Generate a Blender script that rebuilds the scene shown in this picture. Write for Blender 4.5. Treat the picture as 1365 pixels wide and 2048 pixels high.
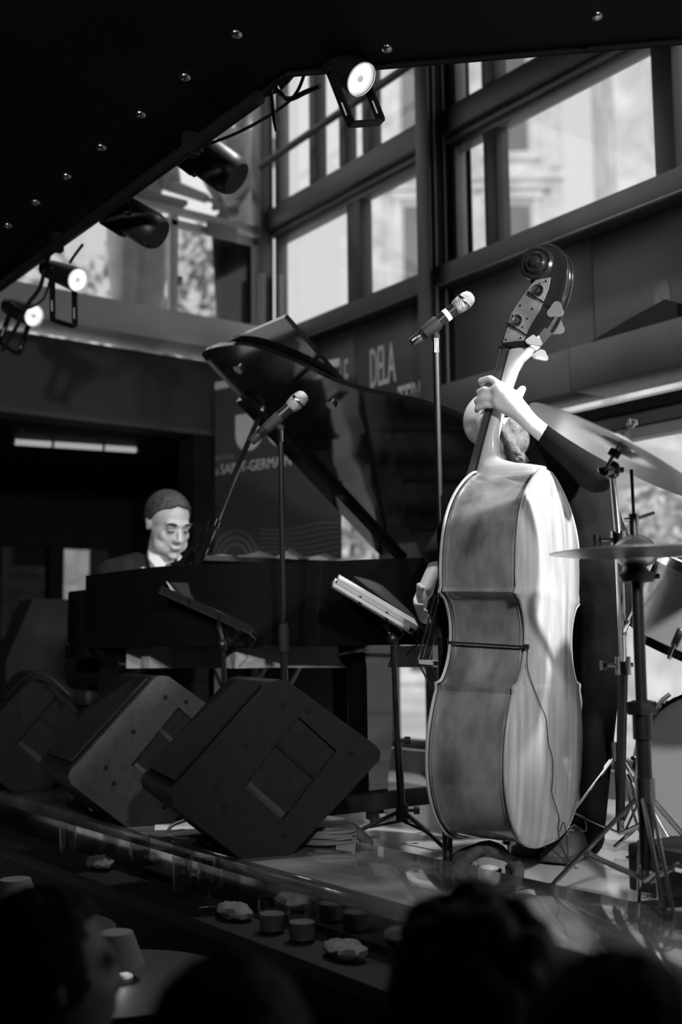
import bpy, bmesh, math, random
from mathutils import Vector, Matrix, Quaternion
random.seed(7)
for o in list(bpy.data.objects): bpy.data.objects.remove(o)
SC = bpy.context.scene
COL = SC.collection
PI = math.pi
STAGE = 0.55          # height of the stage floor
FLOOR = -0.35         # floor of the audience area

# ------------------------------------------------------------------ camera
cd = bpy.data.cameras.new('camera'); cam = bpy.data.objects.new('camera', cd); COL.objects.link(cam)
cd.sensor_fit = 'HORIZONTAL'; cd.sensor_width = 24.0; cd.lens = 40.0
cd.clip_start = 0.05; cd.clip_end = 400
yaw = math.radians(36.5); pitch = math.atan(267/2275); roll = 0.010
_fh = Vector((math.sin(yaw), math.cos(yaw), 0)); _rh = Vector((math.cos(yaw), -math.sin(yaw), 0)); _z = Vector((0, 0, 1))
_f = _fh*math.cos(pitch) + _z*math.sin(pitch); _u = _z*math.cos(pitch) - _fh*math.sin(pitch)
_r2 = _rh*math.cos(roll) - _u*math.sin(roll); _u2 = _u*math.cos(roll) + _rh*math.sin(roll)
m = Matrix((_r2, _u2, -_f)).transposed().to_4x4(); m.translation = (0, 0, 1.23)
cam.matrix_world = m
cd.dof.use_dof = True; cd.dof.focus_distance = 3.6; cd.dof.aperture_fstop = 1.5; cd.dof.aperture_blades = 9
SC.camera = cam
RIGHT = _rh.copy(); AHEAD = _fh.copy()

# ------------------------------------------------------------------ sky, exposure, big lamps
w = bpy.data.worlds.new('overcast_sky'); SC.world = w; w.use_nodes = True
nt = w.node_tree; nt.nodes.clear()
wo = nt.nodes.new('ShaderNodeOutputWorld'); bg = nt.nodes.new('ShaderNodeBackground')
tc = nt.nodes.new('ShaderNodeTexCoord'); nz = nt.nodes.new('ShaderNodeTexNoise'); nz.inputs['Scale'].default_value = 1.6
cr = nt.nodes.new('ShaderNodeValToRGB'); cr.color_ramp.elements[0].color = (.62, .62, .62, 1); cr.color_ramp.elements[1].color = (.80, .80, .80, 1)
nt.links.new(tc.outputs['Generated'], nz.inputs['Vector']); nt.links.new(nz.outputs['Fac'], cr.inputs['Fac'])
nt.links.new(cr.outputs['Color'], bg.inputs['Color']); bg.inputs['Strength'].default_value = 1.12
nt.links.new(bg.outputs['Background'], wo.inputs['Surface'])
vs = SC.view_settings
vs.view_transform = 'Standard'; vs.look = 'None'; vs.exposure = 0.0; vs.gamma = 1.0; vs.use_curve_mapping = False

def spot(name, loc, tgt, watts, deg, blend=.5, rad=.05):
    l = bpy.data.lights.new(name, 'SPOT'); l.energy = watts; l.spot_size = math.radians(deg); l.spot_blend = blend; l.shadow_soft_size = rad
    o = bpy.data.objects.new(name, l); COL.objects.link(o); o.location = loc
    o.rotation_euler = (Vector(tgt) - Vector(loc)).to_track_quat('-Z', 'Y').to_euler()
    return o
SPOT_BASS = spot('stage_spot_bass', (3.2, .50, 2.95), (2.52, 2.50, 1.74), 560, 33, .3, .10)
SPOT_PIANO = spot('stage_spot_piano', (2.16, 2.66, 2.96), (2.47, 4.75, 1.75), 95, 30, .7, .04)
SPOT_FILL_A = spot('added_fill_far', (-.7, 1.7, 2.93), (2.9, 5.3, 2.2), 270, 64, .9, .12)  # unseen fill added to brighten the far side of the interior
SPOT_FILL_B = spot('added_fill_near', (.5, -.7, 2.93), (2.9, 2.6, 1.6), 430, 56, .9, .12)  # unseen fill added to brighten the bass and drum side
SPOT_FLOOR_FILL = spot('added_floor_fill', (3.05, 3.2, 5.3), (2.85, 2.9, .55), 480, 66, .8, .12)  # unseen downlight added to brighten the stage floor
sl = bpy.data.lights.new('added_facade_sun', 'SUN'); sl.energy = 1.0; sl.angle = math.radians(12)  # sun added under the overcast sky to brighten the street facades
so = bpy.data.objects.new('added_facade_sun', sl); COL.objects.link(so); so.rotation_euler = Vector((.62, .62, -.62)).to_track_quat('-Z', 'Y').to_euler()

# ------------------------------------------------------------------ materials
MATS = {}
def mat(name, c, rough=.5, metal=0, var=.15, scale=6, stretch=(1, 1, 1), bump=0, bscale=None, coat=0, spec=.5, c2=None, detail=4):
    mt = bpy.data.materials.new(name); mt.use_nodes = True; t = mt.node_tree
    b = t.nodes['Principled BSDF']
    b.inputs['Roughness'].default_value = rough; b.inputs['Metallic'].default_value = metal
    b.inputs['Specular IOR Level'].default_value = spec
    if coat: b.inputs['Coat Weight'].default_value = coat; b.inputs['Coat Roughness'].default_value = .08
    tc = t.nodes.new('ShaderNodeTexCoord'); mp = t.nodes.new('ShaderNodeMapping'); mp.inputs['Scale'].default_value = stretch
    nz = t.nodes.new('ShaderNodeTexNoise'); nz.inputs['Scale'].default_value = scale; nz.inputs['Detail'].default_value = detail
    r = t.nodes.new('ShaderNodeValToRGB')
    lo = c*(1-var) if c2 is None else c; hi = c*(1+var) if c2 is None else c2
    r.color_ramp.elements[0].position = .3; r.color_ramp.elements[1].position = .7
    r.color_ramp.elements[0].color = (lo, lo, lo, 1); r.color_ramp.elements[1].color = (hi, hi, hi, 1)
    t.links.new(tc.outputs['Object'], mp.inputs['Vector']); t.links.new(mp.outputs['Vector'], nz.inputs['Vector'])
    t.links.new(nz.outputs['Fac'], r.inputs['Fac']); t.links.new(r.outputs['Color'], b.inputs['Base Color'])
    if bump:
        n2 = t.nodes.new('ShaderNodeTexNoise'); n2.inputs['Scale'].default_value = bscale or scale*6; n2.inputs['Detail'].default_value = 3
        t.links.new(mp.outputs['Vector'], n2.inputs['Vector'])
        bp = t.nodes.new('ShaderNodeBump'); bp.inputs['Strength'].default_value = bump; bp.inputs['Distance'].default_value = .01
        t.links.new(n2.outputs['Fac'], bp.inputs['Height']); t.links.new(bp.outputs['Normal'], b.inputs['Normal'])
    MATS[name] = mt
    return mt
def emis(name, c, strength, scale=4):
    mt = mat(name, c, .4, var=.03, scale=scale); b = mt.node_tree.nodes['Principled BSDF']
    b.inputs['Emission Color'].default_value = (1, 1, 1, 1); b.inputs['Emission Strength'].default_value = strength
    return mt
def glassmat(name, tint=.96, refl=1.0, rough=.02, dirt=.0):
    mt = bpy.data.materials.new(name); mt.use_nodes = True; t = mt.node_tree; t.nodes.clear()
    o = t.nodes.new('ShaderNodeOutputMaterial'); mx = t.nodes.new('ShaderNodeMixShader')
    tr = t.nodes.new('ShaderNodeBsdfTransparent'); gl = t.nodes.new('ShaderNodeBsdfGlossy'); fr = t.nodes.new('ShaderNodeMath'); lw = t.nodes.new('ShaderNodeLayerWeight'); pw = t.nodes.new('ShaderNodeMath')
    nz = t.nodes.new('ShaderNodeTexNoise'); nz.inputs['Scale'].default_value = 9
    mr = t.nodes.new('ShaderNodeMapRange'); mr.inputs['To Min'].default_value = tint - dirt; mr.inputs['To Max'].default_value = tint
    t.links.new(nz.outputs['Fac'], mr.inputs['Value']); t.links.new(mr.outputs['Result'], tr.inputs['Color'])
    lw.inputs['Blend'].default_value = .5; pw.operation = 'POWER'; pw.inputs[1].default_value = 5; fr.operation = 'MULTIPLY_ADD'; fr.inputs[1].default_value = .9; fr.inputs[2].default_value = .04
    t.links.new(lw.outputs['Facing'], pw.inputs[0]); t.links.new(pw.outputs['Value'], fr.inputs[0]); gl.inputs['Roughness'].default_value = rough; gl.inputs['Color'].default_value = (refl, refl, refl, 1)
    t.links.new(fr.outputs['Value'], mx.inputs['Fac']); t.links.new(tr.outputs['BSDF'], mx.inputs[1]); t.links.new(gl.outputs['BSDF'], mx.inputs[2])
    t.links.new(mx.outputs['Shader'], o.inputs['Surface'])
    MATS[name] = mt
    return mt

mat('matte_black', .005, .7, var=.3, spec=.25)
mat('soffit_black', .004, .7, var=.4, scale=2, spec=.15)
mat('frame_dark', .060, .42, var=.25, scale=3)
mat('frame_mid', .20, .38, var=.2, scale=3)
mat('panel_dark', .070, .4, var=.4, scale=1.2)
mat('ledge_grey', .80, .45, var=.12, scale=2)
mat('wall_grey', .035, .6, var=.3, scale=1.5)
mat('stage_floor', .80, .16, var=.12, scale=2, bump=.03)
mat('apron_stone', .16, .07, var=.6, scale=3.2, coat=.4, spec=.8, detail=8)
mat('mirror_fascia', .60, .10, metal=1, var=.5, scale=5)
mat('carpet', .010, .9, var=.4, scale=30, bump=.2)
mat('piano_black', .006, .045, var=.1, coat=1.0)
mat('piano_inner', .10, .35, metal=.6, var=.2)
mat('brass', .38, .3, metal=1, var=.2)
mat('wood_mid', .20, .45, var=.35, scale=3, stretch=(.6, 6, 6))
mat('wood_pale', .42, .5, var=.25, scale=3, stretch=(.6, 6, 6))
mat('paper', .72, .7, var=.04, scale=10)
mat('paper_dim', .45, .7, var=.08, scale=10)
mat('ink', .03, .8)
mat('steel_black', .010, .35, var=.2)
mat('rubber', .012, .7, var=.2)
mat('chrome', .62, .12, metal=1, var=.05)
mat('steel', .40, .25, metal=1, var=.1)
mat('mic_mesh', .45, .5, metal=.7, var=.25, scale=60, bump=.6, bscale=260)
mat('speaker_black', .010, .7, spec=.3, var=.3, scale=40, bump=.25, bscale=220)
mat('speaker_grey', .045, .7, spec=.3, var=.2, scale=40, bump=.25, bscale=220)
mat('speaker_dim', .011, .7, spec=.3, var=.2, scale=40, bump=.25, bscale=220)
mat('speaker_lip_highlight', .05, .5)  # paler than the cabinet: highlight on the handle lip put in as colour
mat('paper_torn', .10, .8, var=.4, scale=40, stretch=(1, 4, 1))
mat('bass_back', .34, .30, var=.3, scale=2.2, stretch=(11, 11, 1.3), c2=.70, coat=.35, bump=.03, detail=8)
mat('bass_rib', .07, .20, var=.3, scale=2.2, stretch=(5, 5, 2.2), c2=.30, coat=.9, bump=.03, detail=8)
mat('bass_belly', .22, .3, var=.2, scale=3, stretch=(8, 8, .5), coat=.5)
mat('bass_edge', .42, .3, var=.25, scale=8, coat=.4)
mat('bass_neck', .55, .32, var=.12, scale=3, stretch=(3, 3, .6), coat=.3)
mat('scroll_dark', .020, .18, var=.3, scale=5, coat=.8)
mat('fingerboard_grey', .05, .35, var=.2)
mat('ebony', .015, .3, var=.2)
mat('tuner_plate', .30, .35, metal=.25, var=.15, scale=14)
mat('tuner_ear', .42, .3, metal=.5, var=.05)
mat('string_steel', .5, .3, metal=1)
mat('cymbal', .52, .3, metal=.9, var=.12, scale=3, bump=.05, bscale=60)
mat('drum_shell', .42, .28, var=.06, scale=3, coat=.5)
mat('drum_head', .38, .5, var=.05, scale=3)
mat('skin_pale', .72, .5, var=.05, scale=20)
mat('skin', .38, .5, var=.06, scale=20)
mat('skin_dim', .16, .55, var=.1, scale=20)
mat('hair_dark', .007, .6, spec=.2, var=.4, scale=30, stretch=(1, 1, 4), bump=.5, bscale=90)
mat('hair_brown', .035, .45, var=.5, scale=40, stretch=(5, 1, 1), bump=.4, bscale=90)
mat('hair_grey', .16, .6, var=.4, scale=40, bump=.5, bscale=90)
mat('hair_white', .5, .6, var=.3, scale=40, bump=.5, bscale=90)
mat('cloth_black', .008, .85, spec=.15, var=.35, scale=12, bump=.3, bscale=20)
mat('denim_black', .008, .8, spec=.15, var=.4, scale=14, bump=.3, bscale=20)
mat('suit_dark', .010, .8, spec=.15, var=.3, scale=12)
mat('shirt_white', .50, .75, var=.06, scale=14)
mat('polo_grey', .60, .8, var=.25, scale=6)
mat('trousers_pale', .75, .8, var=.2, scale=5)
mat('shoe_canvas', .12, .7, var=.25, scale=20)
mat('shoe_sole', .075, .6, var=.15)
mat('lace', .40, .7, var=.2)
mat('lens_glow', .9, .3)
b = MATS['lens_glow'].node_tree.nodes['Principled BSDF']; b.inputs['Emission Color'].default_value = (1, 1, 1, 1); b.inputs['Emission Strength'].default_value = .75
mat('lens_rim', .5, .3)
b = MATS['lens_rim'].node_tree.nodes['Principled BSDF']; b.inputs['Emission Color'].default_value = (1, 1, 1, 1); b.inputs['Emission Strength'].default_value = .35
mat('lamp_body', .006, .5, var=.2, spec=.3)
mat('lamp_body_grey', .016, .42, var=.2)
mat('banner_cloth', .040, .7, var=.1, scale=3)
mat('banner_print', .16, .7, var=.05)
mat('letter_grey', .50, .6, var=.06)
mat('stone_pale', .78, .8, var=.25, scale=1.2, bump=.2)
mat('stone_shade', .42, .8, var=.3, scale=1.5, bump=.2)
mat('window_dark', .16, .3, var=.3, scale=.5)
mat('street', .75, .8, var=.2, scale=.5)
mat('leaf', .30, .7, var=.5, scale=1.2)
mat('leaf_pale', .50, .7, var=.4, scale=1.2)
mat('bark', .10, .85, var=.3)
mat('towel', .075, .95, var=.5, scale=30, bump=.8, bscale=60)
mat('cable', .012, .5, var=.2)
mat('cable_grey', .14, .55, var=.2)
mat('tube_lamp', .55, .5, var=.05)
b = MATS['tube_lamp'].node_tree.nodes['Principled BSDF']; b.inputs['Emission Color'].default_value = (1, 1, 1, 1); b.inputs['Emission Strength'].default_value = .36
mat('shade_fabric', .10, .8, var=.1)
mat('shade_glow', .7, .6)
b = MATS['shade_glow'].node_tree.nodes['Principled BSDF']; b.inputs['Emission Color'].default_value = (1, 1, 1, 1); b.inputs['Emission Strength'].default_value = .3
mat('foot_lens', .6, .3)
b = MATS['foot_lens'].node_tree.nodes['Principled BSDF']; b.inputs['Emission Color'].default_value = (1, 1, 1, 1); b.inputs['Emission Strength'].default_value = .12
mat('tablecloth', .6, .85, var=.06)
mat('case_black', .012, .6, var=.2)
mat('napkin', .085, .85, var=.2, scale=20)
glassmat('window_glass', .98, 1, .01, .03)
glassmat('dull_glass', .62, .5, .2, .1)
glassmat('dim_glass', .16, .5, .2, .08)
glassmat('drink_glass', .80, 1, .01)
glassmat('balustrade_glass', .92, 1, .02, .1)

# ------------------------------------------------------------------ mesh helpers
def B(): return bmesh.new()
def frame(d):
    d = Vector(d).normalized(); a = Vector((0, 0, 1)) if abs(d.z) < .9 else Vector((1, 0, 0))
    x = d.cross(a).normalized(); return x, d.cross(x).normalized()
def box(bm, c, s, R=None, bev=0):
    vs = []
    for i in (-1, 1):
        for j in (-1, 1):
            for k in (-1, 1):
                v = Vector((i*s[0]/2, j*s[1]/2, k*s[2]/2))
                if R is not None: v = R @ v
                vs.append(bm.verts.new(v + Vector(c)))
    fs = [bm.faces.new([vs[q] for q in f]) for f in ((0, 1, 3, 2), (4, 6, 7, 5), (0, 4, 5, 1), (2, 3, 7, 6), (0, 2, 6, 4), (1, 5, 7, 3))]
    if bev:
        es = list({e for f in fs for e in f.edges})
        bmesh.ops.bevel(bm, geom=es, offset=bev, segments=2, affect='EDGES', profile=.5)
def box2(bm, lo, hi, bev=0):
    box(bm, [(a+b)/2 for a, b in zip(lo, hi)], [b-a for a, b in zip(lo, hi)], None, bev)
def ring(bm, c, x, y, r, n, r2=None):
    return [bm.verts.new(Vector(c) + x*(r*math.cos(2*PI*i/n)) + y*((r2 or r)*math.sin(2*PI*i/n))) for i in range(n)]
def bridge(bm, A, Bv):
    n = len(A)
    for i in range(n): bm.faces.new((A[i], A[(i+1) % n], Bv[(i+1) % n], Bv[i]))
def cap(bm, A, flip=False):
    try: bm.faces.new(A if not flip else A[::-1])
    except ValueError: pass
def cyl(bm, p0, p1, r0, r1=None, n=16):
    r1 = r0 if r1 is None else r1; p0 = Vector(p0); p1 = Vector(p1); x, y = frame(p1-p0)
    a = ring(bm, p0, x, y, r0, n); b2 = ring(bm, p1, x, y, r1, n); bridge(bm, a, b2); cap(bm, a, True); cap(bm, b2)
def tube(bm, pts, r, n=8, closed=False):
    P = [Vector(p) for p in pts]; N = len(P); rr = r if isinstance(r, (list, tuple)) else [r]*N
    rings = []; x = None
    for i in range(N):
        t = (P[(i+1) % N]-P[i-1]) if closed else (P[min(i+1, N-1)]-P[max(i-1, 0)])
        if t.length < 1e-9: t = Vector((0, 0, 1))
        t.normalize()
        if x is None: x, y = frame(t)
        else:
            x = x - t*x.dot(t)
            if x.length < 1e-6: x, y = frame(t)
            x.normalize(); y = t.cross(x)
        rings.append(ring(bm, P[i], x, y, rr[i], n))
    for i in range(N-1): bridge(bm, rings[i], rings[i+1])
    if closed: bridge(bm, rings[-1], rings[0])
    else: cap(bm, rings[0], True); cap(bm, rings[-1])
def smooth_path(pts, k=6, closed=False):
    P = [Vector(p) for p in pts]; N = len(P); out = []
    rng = range(N if closed else N-1)
    for i in rng:
        p0 = P[(i-1) % N] if closed or i > 0 else P[i]; p1 = P[i]; p2 = P[(i+1) % N]; p3 = P[(i+2) % N] if closed or i+2 < N else P[(i+1) % N]
        for j in range(k):
            t = j/k
            out.append(.5*((2*p1)+(p2-p0)*t+(2*p0-5*p1+4*p2-p3)*t*t+(3*p1-p0-3*p2+p3)*t**3))
    if not closed: out.append(P[-1])
    return out
def lathe(bm, prof, n=32, M=None, close=True):
    M = M or Matrix(); rings = []
    for r, z in prof:
        rings.append([bm.verts.new(M @ Vector((r*math.cos(2*PI*i/n), r*math.sin(2*PI*i/n), z))) for i in range(n)] if r > 1e-6 else bm.verts.new(M @ Vector((0, 0, z))))
    for A, Bv in zip(rings, rings[1:]):
        la, lb = isinstance(A, list), isinstance(Bv, list)
        for i in range(n):
            j = (i+1) % n
            if la and lb: bm.faces.new((A[i], A[j], Bv[j], Bv[i]))
            elif la: bm.faces.new((A[i], A[j], Bv))
            elif lb: bm.faces.new((A, Bv[j], Bv[i]))
    if close:
        if isinstance(rings[0], list): cap(bm, rings[0], True)
        if isinstance(rings[-1], list): cap(bm, rings[-1])
def ell(bm, c, r, R=None, u=16, v=10):
    c = Vector(c); rings = []
    for j in range(1, v):
        th = PI*j/v
        row = []
        for i in range(u):
            q = Vector((r[0]*math.sin(th)*math.cos(2*PI*i/u), r[1]*math.sin(th)*math.sin(2*PI*i/u), r[2]*math.cos(th)))
            row.append(bm.verts.new(c + (R @ q if R is not None else q)))
        rings.append(row)
    for s, row in ((1, rings[0]), (-1, rings[-1])):
        q = Vector((0, 0, s*r[2])); t = bm.verts.new(c + (R @ q if R is not None else q))
        for i in range(u): bm.faces.new((row[i], row[(i+1) % u], t) if s > 0 else (row[(i+1) % u], row[i], t))
    for a, b2 in zip(rings, rings[1:]): bridge(bm, b2, a)
def slab(bm, pts, vec):
    vec = Vector(vec); a = [bm.verts.new(Vector(p)) for p in pts]; b2 = [bm.verts.new(Vector(p)+vec) for p in pts]
    bridge(bm, a, b2); cap(bm, a, True); cap(bm, b2)
def limb(bm, chain):
    # chain of (point, radius): overlapping balls and cones, welded later by a voxel remesh
    for p, r in chain: ell(bm, p, (r, r, r), None, 14, 9)
    for (p, r), (q, s) in zip(chain, chain[1:]):
        if (Vector(p)-Vector(q)).length > 1e-4: cyl(bm, p, q, r*.995, s*.995, 14)
def xf(bm, M): bmesh.ops.transform(bm, matrix=M, verts=bm.verts)
def weld(bm, voxel, it=4, fac=.5):
    me = bpy.data.meshes.new('tmp'); bmesh.ops.recalc_face_normals(bm, faces=bm.faces); bm.to_mesh(me); bm.free()
    o = bpy.data.objects.new('tmp', me); COL.objects.link(o)
    r = o.modifiers.new('r', 'REMESH'); r.mode = 'VOXEL'; r.voxel_size = voxel
    s = o.modifiers.new('s', 'SMOOTH'); s.iterations = it; s.factor = fac
    dg = bpy.context.evaluated_depsgraph_get(); dg.update()
    m2 = bpy.data.meshes.new_from_object(o.evaluated_get(dg))
    nb = bmesh.new(); nb.from_mesh(m2)
    bpy.data.objects.remove(o); bpy.data.meshes.remove(me); bpy.data.meshes.remove(m2)
    return nb
ORG = {}
def obj(name, bm, m, parent=None, sharp=35, smooth=True):
    if parent is not None: xf(bm, ORG[parent].inverted())
    bmesh.ops.recalc_face_normals(bm, faces=bm.faces)
    me = bpy.data.meshes.new(name); bm.to_mesh(me); bm.free()
    ms = m if isinstance(m, list) else [m]
    for q in ms: me.materials.append(MATS[q])
    if smooth:
        me.polygons.foreach_set('use_smooth', [True]*len(me.polygons))
        if sharp: me.set_sharp_from_angle(angle=math.radians(sharp))
    o = bpy.data.objects.new(name, me); COL.objects.link(o)
    ORG[o] = ORG[parent].copy() if parent is not None else Matrix()
    if parent is not None: o.parent = parent
    return o
def tag(o, label, cat, group=None):
    o['label'] = label; o['category'] = cat
    if group: o['group'] = group
    return o
def thing(name, label, cat, loc=(0, 0, 0), rz=0, group=None, M=None):
    o = bpy.data.objects.new(name, None); COL.objects.link(o); o.empty_display_size = .1
    Mx = M if M is not None else Matrix.Translation(Vector(loc)) @ Matrix.Rotation(rz, 4, 'Z')
    o.matrix_world = Mx; ORG[o] = Mx.copy()
    return tag(o, label, cat, group)
def single(name, bm, m, label, cat, group=None, sharp=35):
    # one-mesh thing with its origin at the middle of its base
    xs = [v.co for v in bm.verts]; n = len(xs)
    c = Vector((sum(v.x for v in xs)/n, sum(v.y for v in xs)/n, min(v.z for v in xs)))
    xf(bm, Matrix.Translation(-c)); o = obj(name, bm, m, None, sharp); o.location = c; ORG[o] = Matrix.Translation(c)
    return tag(o, label, cat, group)
def struct(name, bm, m, parent=None, sharp=35):
    o = obj(name, bm, m, parent, sharp)
    if parent is None: o['kind'] = 'structure'
    return o
def copy_thing(o, loc=None, rz=None, label=None, parent=None):
    c = o.copy(); COL.objects.link(c); c.parent = parent
    if loc is not None: c.location = loc
    if rz is not None: c.rotation_euler = (0, 0, rz)
    if label: c['label'] = label
    for ch in o.children: copy_thing(ch, parent=c)
    return c
def text_mesh(s, size, depth, M, align='LEFT', sx=1.0):
    cu = bpy.data.curves.new('t', 'FONT'); cu.body = s; cu.size = size; cu.extrude = depth; cu.align_x = align; cu.resolution_u = 3
    o = bpy.data.objects.new('t', cu); COL.objects.link(o)
    dg = bpy.context.evaluated_depsgraph_get(); dg.update()
    me = bpy.data.meshes.new_from_object(o.evaluated_get(dg)); bm = bmesh.new(); bm.from_mesh(me)
    bpy.data.objects.remove(o); bpy.data.curves.remove(cu); bpy.data.meshes.remove(me)
    xf(bm, M @ Matrix.Diagonal((sx, 1, 1, 1)))
    return bm

# ================================================================== the room
def sbox(name, lo, hi, m, parent=None, bev=0):
    bm = B(); box2(bm, lo, hi, bev); return struct(name, bm, m, parent)
sbox('floor', (-4, -4, FLOOR-.1), (1.884, 6.15, FLOOR), 'carpet')
# stage: deck, polished apron along its front, mirror fascia
APR = .585            # the apron stands a little proud of the deck
sbox('stage_deck', (2.342, -1.5, STAGE-.06), (4.0, 9.0, STAGE), 'stage_floor')
ap = sbox('stage_apron', (1.875, -1.5, APR-.05), (2.34, 6.15, APR), 'apron_stone', bev=.004)
sbox('stage_body', (1.93, -1.5, FLOOR), (4.0, 9.0, STAGE-.062), 'matte_black')
fas = sbox('stage_fascia', (1.89, -1.5, .44), (1.918, 6.15, APR-.052), 'mirror_fascia')
sbox('stage_plinth', (1.885, -1.5, FLOOR), (1.918, 6.15, .437), 'matte_black')
sbox('trim_1', (1.70, -1.5, .395), (1.884, 6.15, .438), 'matte_black', bev=.004)      # narrow drinks ledge in front of the fascia
for k, y in enumerate((5.2, 4.1, 2.22, 1.1, 0)):
    bm = B(); box2(bm, (1.88, y-.002, APR-.01), (2.338, y+.002, APR+.0006)); struct('joint', bm, 'matte_black', ap)
for x in (2.75, 3.15, 3.55):
    bm = B(); box2(bm, (x-.0015, -1.5, STAGE-.002), (x+.0015, 8.2, STAGE+.0004)); struct('board_joint', bm, 'frame_mid', bpy.data.objects['stage_deck'])

# window wall --------------------------------------------------------------
X0 = 4.0
ZG0, ZG1, ZB0, ZB1, ZS, ZT0, ZT1, ZTOP = .67, 2.18, 2.36, 2.56, 3.22, 3.96, 4.10, 5.6
wall = sbox('wall_right', (X0, -4, FLOOR), (X0+.2, 9.0, ZG0-.04), 'wall_grey')
sbox('low_panel', (X0-.03, -1.5, STAGE), (X0, 6.15, ZG0), 'frame_mid', wall)
# solid band between the lower and the clerestory windows, as separate sheet panels with joints
edges = [6.15, 5.26, 4.46]; edges2 = [4.38, 3.42, 2.25, 1.05]
def band(a, b2):
    bm = B(); box2(bm, (X0, b2+.004, 2.46), (X0+.12, a-.004, ZS-.11), .003); struct('panel', bm, 'panel_dark', wall)
for a, b2 in zip(edges, edges[1:]): band(a, b2)
for a, b2 in zip(edges2, edges2[1:]): band(a, b2)
sbox('panel', (X0, -4, 2.46), (X0+.12, 1.046, ZS-.11), 'panel_dark', wall)
# boxed beam under the band, in lengths with a butt joint
for a, b2 in ((6.15, 4.455), (4.38, 3.44), (3.435, 1.1), (1.095, -4)):
    bm = B(); box2(bm, (X0-.16, b2, ZB0), (X0+.1, a, ZB1), .004); struct('beam_cladding', bm, 'panel_dark', wall)
# sill profile under the clerestory
bm = B(); box2(bm, (X0-.12, -4, ZS-.11), (X0+.16, 6.15, ZS-.002), .006); struct('sill', bm, 'frame_dark', wall)
bm = B(); box2(bm, (X0-.125, -4, ZS-.115), (X0-.10, 6.15, ZS-.108), .002); struct('sill_nosing', bm, 'frame_mid', wall)
# transom between the clerestory and the upper lights
bm = B(); box2(bm, (X0-.06, 1.0, ZT0), (X0+.16, 6.15, ZT1-.002), .006); struct('transom', bm, 'frame_dark', wall)
bm = B(); box2(bm, (X0-.02, 1.0, ZT0-.03), (X0+.10, 6.15, ZT0-.002), .004); struct('transom_bead', bm, 'frame_mid', wall)
bm = B(); box2(bm, (X0-.05, -4, 5.4), (X0+.2, 6.15, ZTOP)); struct('head', bm, 'frame_dark', wall)
# columns
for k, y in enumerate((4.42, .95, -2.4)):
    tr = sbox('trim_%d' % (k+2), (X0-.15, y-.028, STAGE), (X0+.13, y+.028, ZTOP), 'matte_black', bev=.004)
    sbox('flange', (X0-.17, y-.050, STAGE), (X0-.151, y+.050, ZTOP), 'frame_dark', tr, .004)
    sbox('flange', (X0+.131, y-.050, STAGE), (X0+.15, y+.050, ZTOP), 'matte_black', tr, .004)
    for x, w_, m_ in ((-.115, .012, 'frame_mid'), (-.045, .010, 'frame_mid'), (.03, .07, 'matte_black')):  # paler rods put highlight strips into the colour of the column side
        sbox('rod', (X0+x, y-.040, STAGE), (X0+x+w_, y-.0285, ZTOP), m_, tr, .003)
WN = [0]
def window(y1, y0, z0, z1, divs=(), fw=.035, name_glass='window_glass', x=X0+.04):
    WN[0] += 1
    bm = B()
    for lo, hi in (((x-.03, y0, z0), (x+.05, y0+fw, z1)), ((x-.03, y1-fw, z0), (x+.05, y1, z1)), ((x-.03, y0+fw, z0), (x+.05, y1-fw, z0+fw)), ((x-.03, y0+fw, z1-fw), (x+.05, y1-fw, z1))):
        box2(bm, lo, hi, .003)
    wo = struct('window_%d' % WN[0], bm, 'frame_mid')
    ys = [y1-fw]
    for (a, b2) in divs:
        bm = B(); box2(bm, (x-.035, b2, z0+fw), (x+.055, a, z1-fw), .003); struct('mullion', bm, 'frame_dark', wo)
        bm = B(); box2(bm, (x+.01, b2+.002-.0, z0+fw), (x+.018, b2+.004, z1-fw)); bm.free()
        ys += [a, b2]
    ys.append(y0+fw)
    for a, b2 in zip(ys[::2], ys[1::2]):
        bm = B(); box2(bm, (x+.012, b2, z0+fw), (x+.018, a, z1-fw)); struct('pane', bm, name_glass, wo)
    return wo
window(6.13, 4.455, ZS, ZT0-.03, [(5.325, 5.19)])
window(6.13, 4.455, ZT1, 5.4, [(5.72, 5.648), (5.397, 5.33), (5.163, 5.085)], .06)
window(4.385, 1.10, ZS, ZT0-.03, [(4.128, 4.03), (3.045, 2.935)])
window(4.385, 1.10, ZT1, 5.4, [(4.128, 4.03), (3.045, 2.935)], .05)
# lower glazed front: tall panes, a dark double rail and a narrow light on top
for y1, y0, dv in ((6.13, 4.455, [(5.06, 4.99)]), (4.385, 1.10, [(2.72, 2.66)]), (.88, -2.2, [(-.6, -.66)])):
    window(y1, y0, ZG0, ZG1, dv, .05)
    window(y1, y0, ZG1+.12, ZB0+.1, [], .015)
    sbox('rail', (X0-.02, y0, ZG1+.002), (X0+.08, y1, ZG1+.055), 'frame_dark', wall, .004)
    sbox('rail', (X0-.05, y0, ZG1+.062), (X0+.08, y1, ZG1+.118), 'matte_black', wall, .004)
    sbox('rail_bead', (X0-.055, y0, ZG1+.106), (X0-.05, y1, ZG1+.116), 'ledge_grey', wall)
# round guard rail in front of the upper lights
bm = B(); cyl(bm, (X0-.10, 6.13, 4.40), (X0-.10, 4.475, 4.44), .024, n=12)
tag(obj('guard_rail', bm, 'frame_dark'), 'dark round guard rail running across the upper window panes', 'rail')

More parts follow.
